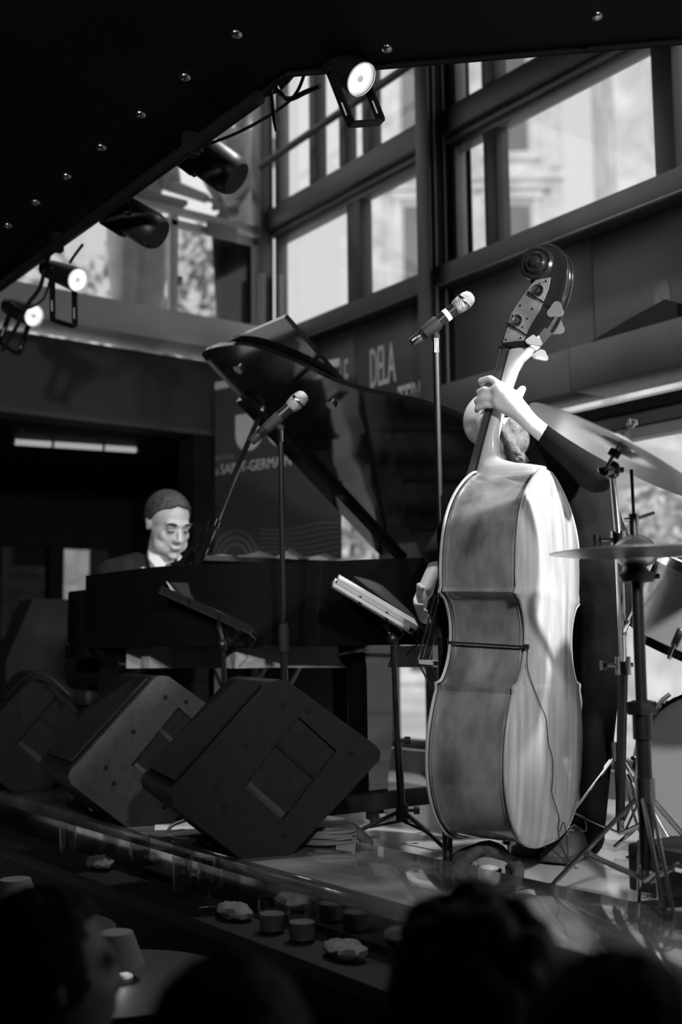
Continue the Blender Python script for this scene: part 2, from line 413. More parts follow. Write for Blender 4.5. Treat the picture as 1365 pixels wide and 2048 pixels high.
# left wall (far end) ---------------------------------------------------------
wl = sbox('wall_left', (-4, 6.15, 2.55), (X0+.2, 6.35, 3.02), 'wall_grey')
sbox('soffit_edge', (-4, 6.13, 2.545), (X0, 6.15, 2.575), 'frame_dark', wl)
sbox('ledge', (1.0, 6.06, 3.09), (X0-.02, 6.36, 3.285), 'ledge_grey', wl, .006)
sbox('pier', (3.42, 6.15, STAGE), (X0, 6.35, 2.55), 'matte_black', wl)
sbox('dado', (-4, 6.15, FLOOR), (1.0, 6.35, 2.55), 'matte_black', wl)
# back room behind the opening
sbox('wall_back_room', (-1, 8.2, FLOOR), (X0, 8.3, 1.30), 'matte_black')
bk = sbox('wall_back_room_upper', (-1, 8.2, 1.99), (X0, 8.3, 2.7), 'matte_black')
for lo, hi in (((-1, 8.2, 1.30), (2.96, 8.3, 1.99)), ((3.33, 8.2, 1.30), (3.44, 8.3, 1.99)), ((3.80, 8.2, 1.30), (X0, 8.3, 1.99))):
    sbox('pier', lo, hi, 'matte_black', bk)
sbox('pane', (3.44, 8.23, 1.30), (3.80, 8.24, 1.99), 'dull_glass', bk)
sbox('pane', (2.96, 8.23, 1.30), (3.33, 8.24, 1.99), 'dim_glass', bk)
sbox('wall_room_right', (X0, 6.35, ZG0-.04), (X0+.2, 9.0, 2.7), 'matte_black')
rc = sbox('ceiling_back_room', (-1, 6.35, 2.55), (X0, 8.2, 2.62), 'soffit_black')
for i in range(9):
    for j in range(4):
        bm = B(); ell(bm, (1.2+.32*i, 6.6+.34*j, 2.548), (.011, .011, .006), None, 8, 5); struct('stud', bm, 'steel', rc)
sbox('wall_side_room', (1.0, 6.35, FLOOR), (1.1, 9.0, 2.55), 'matte_black')
# other sides of the hall, out of the picture
sbox('wall_hall_left', (-4.2, -4, FLOOR), (-4, 6.15, 3.04), 'matte_black')
sbox('wall_hall_rear', (-4, -4.2, FLOOR), (X0, -4, 3.04), 'matte_black')
# glazed upper part of the left wall: terrace behind a balustrade
WN[0] += 1
def lbox(name, lo, hi, m, parent, bev=.003):
    bm = B(); box2(bm, lo, hi, bev); return struct(name, bm, m, parent)
bm = B(); box2(bm, (X0-.10, 6.13, 3.285), (X0, 6.25, 5.5), .006); corner = struct('trim_8', bm, 'frame_mid')
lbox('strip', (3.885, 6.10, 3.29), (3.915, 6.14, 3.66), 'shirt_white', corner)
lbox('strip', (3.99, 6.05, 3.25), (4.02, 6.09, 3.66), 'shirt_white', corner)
bal = thing('balustrade', 'pale metal balustrade with glass panels above the grey ledge', 'balustrade', (3.0, 6.22, 3.285))
for x in (2.22, 3.30):
    bm = B(); box2(bm, (x-.027, 6.20, 3.287), (x+.027, 6.25, 4.00), .004); po = obj('post', bm, 'ledge_grey', bal)
    bm = B(); box2(bm, (x+.028, 6.195, 3.50), (x+.060, 6.235, 3.56), .004); obj('clamp', bm, 'steel', po)
bm = B(); box2(bm, (1.4, 6.19, 3.97), (X0-.10, 6.26, 4.01), .006); obj('handrail', bm, 'stone_pale', bal)
bm = B(); box2(bm, (1.4, 6.20, 3.88), (X0-.10, 6.24, 3.93), .006); obj('rail', bm, 'ledge_grey', bal)
for a, b2 in ((1.4, 2.19), (2.25, 3.27), (3.33, X0-.10)):
    bm = B(); box2(bm, (a, 6.222, 3.287), (b2, 6.230, 3.88)); obj('glass_panel', bm, 'balustrade_glass', bal)
bm = B(); box2(bm, (3.52, 6.165, 3.86), (3.74, 6.188, 3.955), .002)
single('paper_notice', bm, 'paper_dim', 'small blank pale notice hung on the terrace handrail', 'notice')
bm = B(); box2(bm, (2.98, 6.14, 4.011), (3.36, 6.34, 4.045), .004)
single('wooden_board', bm, 'paper_dim', 'pale flat board resting on the terrace handrail', 'board')
sbox('terrace_floor', (-1, 6.36, 2.75), (9, 9.6, 2.95), 'stone_pale')

# mezzanine soffit above the hall --------------------------------------------
SZ = 3.04
poly = [(-4, 6.13), (1.93, 6.13), (1.93, 2.83), (2.90, 1.86), (X0-.2, 1.86), (X0-.2, -4), (-4, -4)]
bm = B(); slab(bm, [(x, y, SZ) for x, y in poly], (0, 0, .28)); ce = struct('ceiling', bm, 'soffit_black')
riv = [(1.66, 2.74+.315*k) for k in range(11)] + [(2.055-.2, 2.74-.2+.02)] + [(2.055+.195*k, 2.542-.25*k) for k in (0, 2)]
riv += [(1.05, 2.9+.63*k) for k in range(4)]
for x, y in riv[:11] + [(2.075, 2.545), (2.46, 2.05)]:
    bm = B(); ell(bm, (x, y, SZ-.002), (.021, .021, .014), None, 12, 7); struct('rivet', bm, 'steel', ce)
bm = B()
tube(bm, [(1.93-.02, 6.1, SZ-.01), (1.93-.02, 2.84, SZ-.01), (2.89, 1.87, SZ-.01)], .010, 6); struct('edge_angle', bm, 'soffit_black', ce)
bm = B(); box2(bm, (-4, -4, ZTOP), (X0+.2, 6.35, ZTOP+.1)); struct('ceiling_upper', bm, 'soffit_black')
sbox('wall_mezzanine', (-4, -4, SZ+.28), (1.2, -3.9, ZTOP), 'soffit_black')
sbox('wall_mezzanine_side', (-.3, -4, SZ+.28), (-.2, 6.1, ZTOP), 'soffit_black')

# fluorescent tubes in the back room
for k, (p, q) in enumerate((((2.554, 6.900, 2.524), (3.316, 6.750, 2.554)), ((2.909, 7.300, 2.657), (3.744, 7.100, 2.694)))):
    p = Vector(p); q = Vector(q); q.z = p.z
    t = thing('tube_lamp', ['long bare tube lamp under the dark ceiling, the lower of a pair', 'long bare tube lamp under the dark ceiling, the upper of a pair'][k], 'lamp', (p+q)/2)
    bm = B(); cyl(bm, p, q, .019, n=12); obj('tube', bm, 'tube_lamp', t)
    for f in (0, 1):
        bm = B(); e = p.lerp(q, f); d = (q-p).normalized()*(.02 if f else -.02); cyl(bm, e, e+d, .014, n=10); obj('end_cap', bm, 'steel', t)
    for f in (.3, .72):
        e = p.lerp(q, f); bm = B(); cyl(bm, e, (e.x, e.y, 2.55), .006, n=6); cyl(bm, e-(q-p).normalized()*.008, e+(q-p).normalized()*.008, .023, n=12); obj('hanger', bm, 'steel_black', t)

# ================================================================== outside
sbox('street', (X0+.2, -30, -.45), (60, 60, -.35), 'street')
sbox('street_left', (-20, 9.2, -.45), (X0+.2, 60, -.35), 'street')
def facade(name, label, loc, rz, W, D, H, floors, bays, m='stone_pale', arch=False):
    t = thing(name, label, 'building', loc, rz); M = ORG[t]
    def put(n, bm, mm, parent=t): xf(bm, M); return obj(n, bm, mm, parent)
    bm = B(); box2(bm, (-W/2, 0, 0), (W/2, D, H)); put('wall', bm, m)
    fh = H/floors
    for f in range(1, floors+1):
        bm = B(); box2(bm, (-W/2-.25, -.35, f*fh-.45), (W/2+.25, D, f*fh-.15)); box2(bm, (-W/2-.12, -.2, f*fh-.75), (W/2+.12, D, f*fh-.45)); put('cornice', bm, m)
    bw = W/bays
    for f in range(floors):
        for b2 in range(bays):
            cx = -W/2+bw*(b2+.5); z0 = f*fh+.7; z1 = f*fh+fh-1.3
            bm = B()
            for s in (-1, 1): box2(bm, (cx+s*bw*.27-.11, -.14, z0-.2), (cx+s*bw*.27+.11, 0, z1+.2))
            box2(bm, (cx-bw*.33, -.2, z1+.2), (cx+bw*.33, 0, z1+.45)); box2(bm, (cx-bw*.33, -.2, z0-.35), (cx+bw*.33, 0, z0-.2))
            wn = put('window', bm, m)
            bm = B(); box2(bm, (cx-bw*.2, -.03, z0), (cx+bw*.2, .02, z1)); put('pane', bm, 'window_dark', wn)
        for b2 in range(bays+1):
            cx = -W/2+bw*b2; bm = B(); box2(bm, (cx-.22, -.18, f*fh), (cx+.22, 0, f*fh+fh-.75)); put('pilaster', bm, m)
    if floors > 2:
        # attic balustrade, one baluster after another
        bm = B(); box2(bm, (-W/2, -.2, H), (W/2, .2, H+.3)); put('parapet', bm, m)
    return t
# building seen in the right-hand clerestory panes, some forty metres away
facade('stone_building', 'pale stone building with tall windows and moulded cornices', (26.2, 27.9, -.35), math.radians(-36.5), 6.3, 6, 27, 3, 2)
# church front with a round window beside it
t = thing('church_front', 'pale stone church front with a large round window', 'building', (29.8, 18.6, -.35), math.radians(-44)); M = ORG[t]
def put(n, bm, mm, parent=t): xf(bm, M); return obj(n, bm, mm, parent)
bm = B(); box2(bm, (-4.6, 0, 0), (6, 5, 30)); put('wall', bm, 'stone_pale')
bm = B(); box2(bm, (-4.2, -.5, 15.2), (5, 0, 15.7)); box2(bm, (-4.2, -.3, 14.5), (5, 0, 15.2)); put('cornice', bm, 'stone_pale')
Mr = Matrix.Translation((-.2, 0, 19.0)) @ Matrix.Rotation(PI/2, 4, 'X')
bm = B(); lathe(bm, [(2.6, 0), (2.6, .35), (2.25, .35), (2.2, .1), (1.95, .1), (1.95, .4), (1.7, .4), (1.7, 0)], 40, Mr, False); rw = put('round_window', bm, 'stone_pale')
bm = B(); lathe(bm, [(0, .03), (1.72, .03)], 40, Mr, False); put('pane', bm, 'stone_shade', rw)
for k in range(12):
    a = 2*PI*k/12; p = Vector((-.2, -.1, 19.0)); d = Vector((math.cos(a), 0, math.sin(a)))
    bm = B(); cyl(bm, p+d*.4, p+d*1.75, .07, n=6); put('tracery', bm, 'stone_pale', rw)
bm = B(); lathe(bm, [(.3, .03), (.3, .22), (.45, .22), (.45, .03)], 20, Mr, False); put('hub', bm, 'stone_pale', rw)
for x in (-4.0, 3.2):
    bm = B(); box2(bm, (x-.5, -.6, 0), (x+.5, 0, 28)); put('buttress', bm, 'stone_pale')
for k in range(4):
    bm = B(); x = -2.6+1.6*k; box2(bm, (x-.35, -.35, 15.7), (x+.35, 0, 16.4)); ell(bm, (x, -.2, 16.7), (.3, .2, .3), None, 10, 7); put('carving', bm, 'stone_pale')
# low bright house fronts and trees along the street
facade('street_house', 'distant pale house front seen behind the piano legs', (22, 47, -.35), math.radians(-25), 18, 5, 9, 2, 5)
def tree(loc, h, r, label, m='leaf', n=900, seed=0):
    rnd = random.Random(seed)
    t = thing('street_tree', label, 'tree', loc, 0, 'street trees'); L = Vector(loc)
    bm = B(); tube(bm, [L, L+Vector((.05, .05, h*.3)), L+Vector((-.05, .1, h*.62)), L+Vector((0, 0, h*.85))], [.16, .12, .08, .03], 8)
    for k in range(5):
        a = k*2*PI/5; tube(bm, [L+Vector((0, 0, h*.5)), L+Vector((math.cos(a)*r*.35, math.sin(a)*r*.35, h*.62)), L+Vector((math.cos(a)*r*.7, math.sin(a)*r*.7, h*.72))], [.06, .04, .02], 6)
    obj('trunk', bm, 'bark', t)
    bm = B()
    for k in range(n):
        while True:
            q = Vector((rnd.uniform(-1, 1), rnd.uniform(-1, 1), rnd.uniform(-1, 1)))
            if .35 < q.length < 1: break
        c = L + Vector((q.x*r, q.y*r, h*.68 + q.z*h*.32)); R = Quaternion((rnd.gauss(0, 1), rnd.gauss(0, 1), rnd.gauss(0, 1), rnd.gauss(0, 1))).normalized().to_matrix(); s = rnd.uniform(.10, .2)
        vs = [bm.verts.new(c + R @ Vector(p)) for p in ((-s, 0, 0), (-s*.2, -s*.5, .02), (s, 0, 0), (-s*.2, s*.5, .02))]
        bm.faces.new(vs)
    cr = obj('crown', bm, m, t, None); cr['kind'] = 'stuff'
tree((15.0, 10.6, -.35), 4.4, 1.7, 'round pale street tree outside the lower panes beside the drums', 'leaf_pale', 800, 1)
tree((12.6, 16.6, -.35), 4.6, 1.7, 'leafy street tree outside the lower panes behind the piano', 'leaf_pale', 800, 2)
tree((9.6, 18.2, -.35), 9.5, 2.0, 'leafy tree rising behind the terrace balustrade', 'leaf', 1300, 3)
tree((7.0, 22.5, -.35), 10.2, 2.2, 'darker leafy tree behind the terrace corner post', 'leaf', 1100, 4)
tree((5.2, 16.5, -.35), 9.0, 1.9, 'pale leafy tree behind the stage lamps', 'leaf_pale', 1100, 5)

# ================================================================== stage lamps on the mezzanine edge
bm = B(); cyl(bm, (1.87, 6.0, 2.985), (1.87, 2.95, 2.985), .024, n=10)
pipe = thing('lighting_bar', 'black lighting bar under the edge of the dark soffit', 'bar', (1.87, 4.5, 2.985)); obj('pipe', bm, 'lamp_body', pipe)
for y in (5.7, 4.6, 3.4):
    bm = B(); box2(bm, (1.845, y-.02, 2.955), (1.895, y+.02, 3.038)); obj('bracket', bm, 'lamp_body', pipe)
def par_can(name, label, back, front, r, lit, yoke_to=None, grp='stage lamps on the lighting bar', bodym='lamp_body', lens_r=.86, taper=.85):
    back = Vector(back); front = Vector(front); d = (front-back).normalized(); L = (front-back).length
    t = thing(name, label, 'stage lamp', (back+front)/2, 0, grp)
    q = Vector((0, 0, 1)).rotation_difference(d).to_matrix().to_4x4(); M = Matrix.Translation(back) @ q
    bm = B()
    if lit: lathe(bm, [(r*.45, -.02), (r*.72, 0), (r*taper, L*.25), (r, L*.9), (r*1.0, L), (r*.93, L), (r*.9, L-.015)], 28, M)
    else: lathe(bm, [(0, -.01), (r*.8, 0), (r*.98, .02), (r, L*.45), (r*1.0, L*.86), (r*.93, L*.95), (r*.8, L), (0, L)], 28, M)
    body = obj('housing', bm, bodym, t)
    if lit:
        bm = B(); lathe(bm, [(0, L-.004), (r*.35, L-.004), (r*.86, L-.010)], 28, M, False); obj('lens', bm, 'lens_glow', t)
        bm = B(); lathe(bm, [(r*.86, L-.012), (r*.93, L-.002), (r*.96, L+.004), (r*.9, L+.004)], 28, M, False); obj('lens_ring', bm, 'lens_rim', t)
        bm = B(); lathe(bm, [(0, L), (r*.16, L), (r*.2, L-.004)], 16, M, False); obj('lens_eye', bm, 'lens_rim', t)
    else:
        for k in range(3):
            x, y = frame(d); a = 1.2+k*.4; c = back + d*(L*(.30)) + (x*math.cos(a)+y*math.sin(a))*r
            bm = B(); box(bm, c, (.012, .03, L*.4), q.to_3x3()); obj('rib', bm, 'lamp_body', body)
        bm = B(); lathe(bm, [(r*1.02, L*.28), (r*1.03, L*.285), (r*1.03, L*.33), (r*1.02, L*.335)], 28, M, False); obj('collar', bm, 'lamp_body_grey', body)
    # yoke: flat U strap pivoting on both sides
    side, upv = frame(d)
    if yoke_to is not None:
        yv = (Vector(yoke_to)-(back+d*L*.55)); piv = back+d*L*.55
        sd = d.cross(yv).normalized(); yv = yv - sd*yv.dot(sd); w2 = r*1.12
        Rm = Matrix((sd, yv.normalized().cross(sd).normalized(), yv.normalized())).transposed()
        bm = B(); h = yv.length
        for s in (-1, 1): box(bm, piv+sd*s*w2+yv*.46, (.006, .036, h*.98), Rm)
        box(bm, piv+yv*.97, (w2*2, .036, .006), Rm)
        yk = obj('yoke', bm, 'lamp_body', t)
        for s in (-1, 1):
            bm = B(); box(bm, piv+sd*(s*w2)+yv*.7, (.0075, .006, h*.22), Rm); obj('slot', bm, 'ledge_grey', yk)
            bm = B(); cyl(bm, piv+sd*s*(w2-.01), piv+sd*s*(w2+.018), .016, n=12); obj('knob', bm, 'lamp_body', t)
    return t
par_can('par_lamp', 'lit stage lamp with its U bracket hanging down beside the ledge', (1.973, 4.982, 3.007), (2.031, 4.742, 2.895), .056, True, (2.000, 4.819, 2.698))
par_can('par_lamp', 'lit stage lamp at the far end of the lighting bar', (1.976, 5.489, 2.951), (2.032, 5.273, 2.856), .056, True, (1.943, 5.363, 2.691))
par_can('profile_spot', 'unlit black cylinder spot next to the lit lamp with hanging bracket', (1.977, 4.336, 3.118), (2.140, 4.153, 2.951), .078, False, (2.021, 4.294, 3.185), bodym='lamp_body_grey')
par_can('profile_spot', 'unlit black cylinder spot in front of the man at the railing', (2.018, 3.789, 3.224), (2.186, 3.608, 3.018), .083, False, (2.063, 3.711, 3.279), bodym='lamp_body_grey')
par_can('par_lamp', 'lit stage lamp under the soffit corner, aimed at the piano', (2.010, 2.774, 3.097), (2.047, 2.640, 2.970), .056, True, (2.089, 2.665, 2.842), grp='stage lamps at the soffit corner')
for nm, loc, tgt, lb in (('par_lamp', (3.2, .50, 2.95), (2.52, 2.50, 1.74), 'stage lamp under the soffit aimed at the double bass'), ('par_lamp', (-.7, 1.7, 2.93), (2.9, 5.3, 2.2), 'added fill lamp over the hall aimed at the piano'), ('par_lamp', (.5, -.7, 2.93), (2.9, 2.6, 1.6), 'added fill lamp over the hall aimed at the drum kit'), ('par_lamp', (3.05, 3.2, 5.3), (2.85, 2.9, .55), 'added fill lamp high under the roof brightening the stage floor')):  # hall and roof housings go with the added fill spots, out of view
    d = (Vector(tgt)-Vector(loc)).normalized(); L = Vector(loc)-d*.03
    par_can(nm, lb, L-d*.17, L, .056, True, L-d*.09+Vector((0, 0, .13)), grp='stage lamps at the soffit corner')
# clamps that hook the lamps to the bar
for lb, p, q in (('far', (2.021, 4.294, 3.185), (1.983, 4.386, 3.178)), ('near', (2.063, 3.711, 3.279), (2.028, 3.837, 3.282))):
    bm = B(); tube(bm, [p, ((Vector(p)+Vector(q))/2)+Vector((0, 0, .03)), q], .012, 8)
    single('lamp_clamp', bm, 'lamp_body', {'far': 'black hook clamp above the cylinder spot next to the lit lamp', 'near': 'black hook clamp above the cylinder spot before the man at the railing'}[lb], 'clamp', 'lamp clamps')
# cables slung along the bar
cab = [
 ('thick black cable sagging from the soffit corner to the cylinder spots', [(2.096, 3.045, 3.211), (2.098, 3.173, 3.181), (2.067, 3.321, 3.186), (2.031, 3.473, 3.183), (2.013, 3.610, 3.190)], .011),
 ('thin black cable crossing in front of the man at the railing', [(2.087, 2.996, 3.166), (2.089, 3.065, 3.106), (2.102, 3.243, 3.108), (2.080, 3.447, 3.110), (2.026, 3.613, 3.105), (2.013, 3.870, 3.125)], .006),
 ('black cable hanging down past the upper window corner', [(2.072, 3.180, 3.260), (2.070, 3.190, 3.207), (2.087, 3.195, 3.085), (2.098, 3.195, 3.029)], .007),
 ('slack black cable loop beside the upper window panes', [(2.041, 3.149, 3.200), (2.073, 3.135, 3.139), (2.076, 3.077, 3.093), (2.089, 3.005, 3.090), (2.101, 2.934, 3.087)], .009),
 ('black cable drooping between the bar and the lit lamp', [(1.895, 4.588, 3.100), (1.921, 4.834, 2.994), (1.938, 4.961, 2.901), (1.932, 5.098, 2.850), (1.926, 5.240, 2.761), (1.918, 5.382, 2.691)], .010),
 ('thin cable looping under the unlit cylinder spot', [(1.967, 4.550, 2.990), (1.982, 4.666, 2.981), (1.985, 4.728, 2.964)], .007),
 ('thin cable crossing behind the far lit lamp', [(1.933, 5.337, 2.923), (1.955, 5.204, 2.861), (1.987, 5.053, 2.873), (1.973, 4.930, 2.935)], .006),
 ('thin cable climbing the dark soffit above the cylinder spots', [(1.999, 3.364, 3.232), (2.031, 3.473, 3.180), (2.040, 3.599, 3.133), (2.055, 3.951, 3.217), (2.055, 4.318, 3.274), (2.015, 4.482, 3.218)], .006)]
for lb, pts, r in cab:
    bm = B(); tube(bm, smooth_path(pts, 6), r, 7); single('lamp_cable', bm, 'cable', lb, 'cable', 'lamp cables')

# ================================================================== grand piano (keyboard at the far end, tail towards the hall)
PX, PY, RIM = 2.06, 4.67, 1.545           # treble front corner, top of the rim
PW = 1.46
def pp(be, al, z): return Vector((PX+al, PY-be, z))
bent = [(0, 0), (.35, 0), (.58, .005), (.78, .06), (.94, .19), (1.07, .34), (1.23, .45), (1.40, .54), (1.55, .67), (1.645, .88), (1.67, 1.12), (1.62, 1.33), (1.53, 1.43), (1.42, PW)]
bent = [(q.x, q.y) for q in smooth_path([(a, b2, 0) for a, b2 in bent], 4)]
pian = thing('grand_piano', 'black polished grand piano with its lid propped open', 'piano', (PX+.73, PY-.8, STAGE))
zr0 = RIM-.315
# rim: outer wall following the outline, inner offset
outline = bent + [(0, PW)]
def inset(pts, d):
    n = len(pts); out = []
    for i in range(n):
        p0 = Vector(pts[i-1]); p1 = Vector(pts[i]); p2 = Vector(pts[(i+1) % n])
        e1 = (p1-p0).normalized(); e2 = (p2-p1).normalized(); nn = Vector((-(e1.y+e2.y), e1.x+e2.x))
        if nn.length < 1e-6: nn = Vector((-e1.y, e1.x))
        nn.normalize(); c = max(.4, nn.dot(Vector((-e1.y, e1.x)))); out.append(p1+nn*d/c)
    return out
inn = inset(outline, .045)
bm = B(); n = len(outline)
vo0 = [bm.verts.new(pp(a, b2, zr0)) for a, b2 in outline]; vo1 = [bm.verts.new(pp(a, b2, RIM)) for a, b2 in outline]
vi0 = [bm.verts.new(pp(q.x, q.y, zr0)) for q in inn]; vi1 = [bm.verts.new(pp(q.x, q.y, RIM)) for q in inn]
bridge(bm, vo0, vo1); bridge(bm, vo1, vi1); bridge(bm, vi1, vi0); bridge(bm, vi0, vo0)
obj('rim', bm, 'piano_black', pian)
bm = B(); slab(bm, [pp(q.x, q.y, RIM-.16) for q in inset(outline, .046)], (0, 0, -.03)); obj('soundboard', bm, 'wood_mid', pian)
bm = B(); slab(bm, [pp(q.x, q.y, RIM-.10) for q in inset(outline, .10) if q.x > .35], (0, 0, -.02)); plate = obj('iron_plate', bm, 'piano_inner', pian)
for k in range(5):
    bm = B(); a = .25+.25*k; cyl(bm, pp(.42, a, RIM-.085), pp(min(.75+.24*k, 1.48), min(a+.14, 1.3), RIM-.085), .018, n=8); obj('strut', bm, 'piano_inner', plate)
for k in range(24):
    a = .16+.05*k; bm = B(); cyl(bm, pp(.40, a, RIM-.07), pp(min(.62+.9*k/24, 1.45), min(a+.03, 1.34), RIM-.07), .0016, n=5); obj('string', bm, 'string_steel', plate)
# keyboard end: cheeks, keyslip, fallboard, keys
for a in (0.0, PW-.09):
    bm = B(); box2(bm, (PX+a, PY, RIM-.30), (PX+a+.09, PY+.20, RIM-.06), .012); obj('cheek', bm, 'piano_black', pian)
bm = B(); box2(bm, (PX+.0, PY-.02, RIM-.36), (PX+PW, PY+.22, RIM-.30), .006); obj('keybed', bm, 'piano_black', pian)
bm = B(); box2(bm, (PX+.09, PY-.01, RIM-.21), (PX+PW-.09, PY+.015, RIM-.05), .005); obj('fallboard', bm, 'piano_black', pian)
bm = B(); box2(bm, (PX+.09, PY+.17, RIM-.30), (PX+PW-.09, PY+.195, RIM-.235), .005); obj('keyslip', bm, 'piano_black', pian)
bm = B()
for k in range(52): box2(bm, (PX+.095+.0244*k, PY+.015, RIM-.245), (PX+.095+.0244*k+.0232, PY+.165, RIM-.225))
kb = obj('white_keys', bm, 'paper', pian); kb['kind'] = 'stuff'
bm = B()
for k in range(51):
    if k % 7 not in (1, 4): box2(bm, (PX+.113+.0244*k, PY+.015, RIM-.225), (PX+.113+.0244*k+.011, PY+.10, RIM-.213))
kb = obj('black_keys', bm, 'ebony', pian); kb['kind'] = 'stuff'
# lid: hinged along the spine, propped; front flap folded back on top of it
TH = math.radians(39)
def lp(be, al, t=0):
    wv = PW-al
    return pp(be, PW-wv*math.cos(TH)-t*math.sin(TH)*-1*-1, RIM+.02+wv*math.sin(TH)+t*math.cos(TH))
nrm = Vector((math.sin(TH), 0, math.cos(TH)))
lid2 = [(.44, 0)] + [(a, b2-.015) for a, b2 in bent if a > .46] + [(.44, PW)]
def up_lid(be, al): 
    wv = PW-al; return pp(be, PW-wv*math.cos(TH), RIM+.02+wv*math.sin(TH))
bm = B(); slab(bm, [up_lid(a, b2) for a, b2 in lid2], nrm*.022); lid = obj('lid', bm, 'piano_black', pian)
bm = B(); slab(bm, [up_lid(a, b2)+nrm*.030 for a, b2 in ((.46, 0), (1.06, 0), (1.06, PW-.02), (.46, PW-.02))], nrm*.022); fl = obj('front_flap', bm, 'piano_black', lid)
bm = B(); slab(bm, [up_lid(a, b2)-nrm*.002 for a, b2 in ((.445, .03), (.475, .03), (.475, PW-.05), (.445, PW-.05))], nrm*-.004); obj('hinge_strip', bm, 'brass', lid)
bm = B(); slab(bm, [up_lid(a, b2)-nrm*.003 for a, b2 in ((.44, .25), (.52, .25), (.52, PW-.1), (.44, PW-.1))], nrm*-.03); obj('lid_rail', bm, 'piano_black', lid)
for (a, b2) in ((.60, .12), (.95, .42)):
    bm = B(); c = up_lid(a, b2); cyl(bm, c, c-nrm*.012, .022, n=14); obj('rubber_button', bm, 'steel', lid)
# prop stick
p0 = pp(.80, .095, RIM-.02); p1 = up_lid(.51, .345)-nrm*.006
bm = B(); d = (p1-p0); x, y = frame(d); 
tube(bm, [p0, p0.lerp(p1, .12), p0.lerp(p1, .5), p0.lerp(p1, .97), p1], [.017, .020, .013, .011, .010], 10); pr = obj('prop_stick', bm, 'piano_black', pian)
bm = B(); cyl(bm, p0.lerp(p1, .24), p0.lerp(p1, .28), .022, n=12); obj('ferrule', bm, 'chrome', pr)
bm = B(); ell(bm, p1, (.016, .016, .016), None, 10, 7); obj('socket', bm, 'chrome', pr)
q0 = pp(.70, .06, RIM-.02)
bm = B(); tube(bm, [q0, q0.lerp(p0.lerp(p1, .3), .9)], .010, 8); obj('short_prop', bm, 'piano_black', pr)
# legs with castors on a low black truck
def leg(be, al, nm='leg'):
    c = pp(be, al, 0); bm = B()
    prof = [(.085, zr0), (.085, zr0-.05), (.062, zr0-.09), (.058, STAGE+.30), (.046, STAGE+.17), (.046, STAGE+.10)]
    rings = []
    for s, z in prof:
        rings.append([bm.verts.new((c.x+sx*s, c.y+sy*s, z)) for sx, sy in ((-1, -1), (1, -1), (1, 1), (-1, 1))])
    for A, Bv in zip(rings, rings[1:]): bridge(bm, A, Bv)
    cap(bm, rings[0]); cap(bm, rings[-1], True)
    lg = obj(nm, bm, 'piano_black', pian)
    bm = B(); cyl(bm, (c.x, c.y, STAGE+.10), (c.x, c.y, STAGE+.06), .03, n=12)
    for s in (-1, 1): box(bm, (c.x+s*.02, c.y-.02, STAGE+.05), (.008, .05, .05))
    obj('fork', bm, 'brass', lg)
    bm = B(); cyl(bm, (c.x-.014, c.y-.035, STAGE+.035), (c.x+.014, c.y-.035, STAGE+.035), .0345, n=18); obj('castor_wheel', bm, 'brass', lg)
leg(.16, .12); leg(.16, PW-.14); leg(1.17, .66)
bm = B(); box2(bm, (PX+.40, PY-1.26, STAGE+.068), (PX+.95, PY-1.21, STAGE+.13), .006); box2(bm, (PX+.62, PY-1.21, STAGE+.068), (PX+.70, PY-.6, STAGE+.13), .006); obj('truck', bm, 'matte_black', pian)
# braces under the case: pale wooden beams seen below the rim
for be, a0, a1 in ((.46, .06, 1.40), (.86, .22, 1.40)):
    bm = B(); box2(bm, (PX+a0, PY-be-.04, zr0-.085), (PX+a1, PY-be+.04, zr0-.003), .006); obj('brace', bm, 'wood_pale', pian)
bm = B(); slab(bm, [pp(.30, .10, zr0-.085), pp(.33, .04, zr0-.085), pp(1.38, .80, zr0-.085), pp(1.35, .86, zr0-.085)], (0, 0, .082)); obj('brace', bm, 'wood_pale', pian)
# pedal lyre
lx, ly = PX+.72, PY-.06
bm = B()
for s in (-1, 1): box2(bm, (lx+s*.10-.02, ly-.025, STAGE+.13), (lx+s*.10+.02, ly+.025, zr0))
box2(bm, (lx-.17, ly-.06, STAGE+.07), (lx+.17, ly+.06, STAGE+.15), .01); ly_ = obj('pedal_lyre', bm, 'piano_black', pian)
for s in (-1, 0, 1):
    bm = B(); box2(bm, (lx+s*.09-.018, ly+.05, STAGE+.07), (lx+s*.09+.018, ly+.17, STAGE+.085), .004); obj('pedal', bm, 'brass', ly_)
for s in (-1, 1):
    bm = B(); cyl(bm, (lx+s*.09, ly-.02, STAGE+.18), (lx+s*.09, ly-.50, zr0), .009, n=8); obj('lyre_rod', bm, 'brass', ly_)
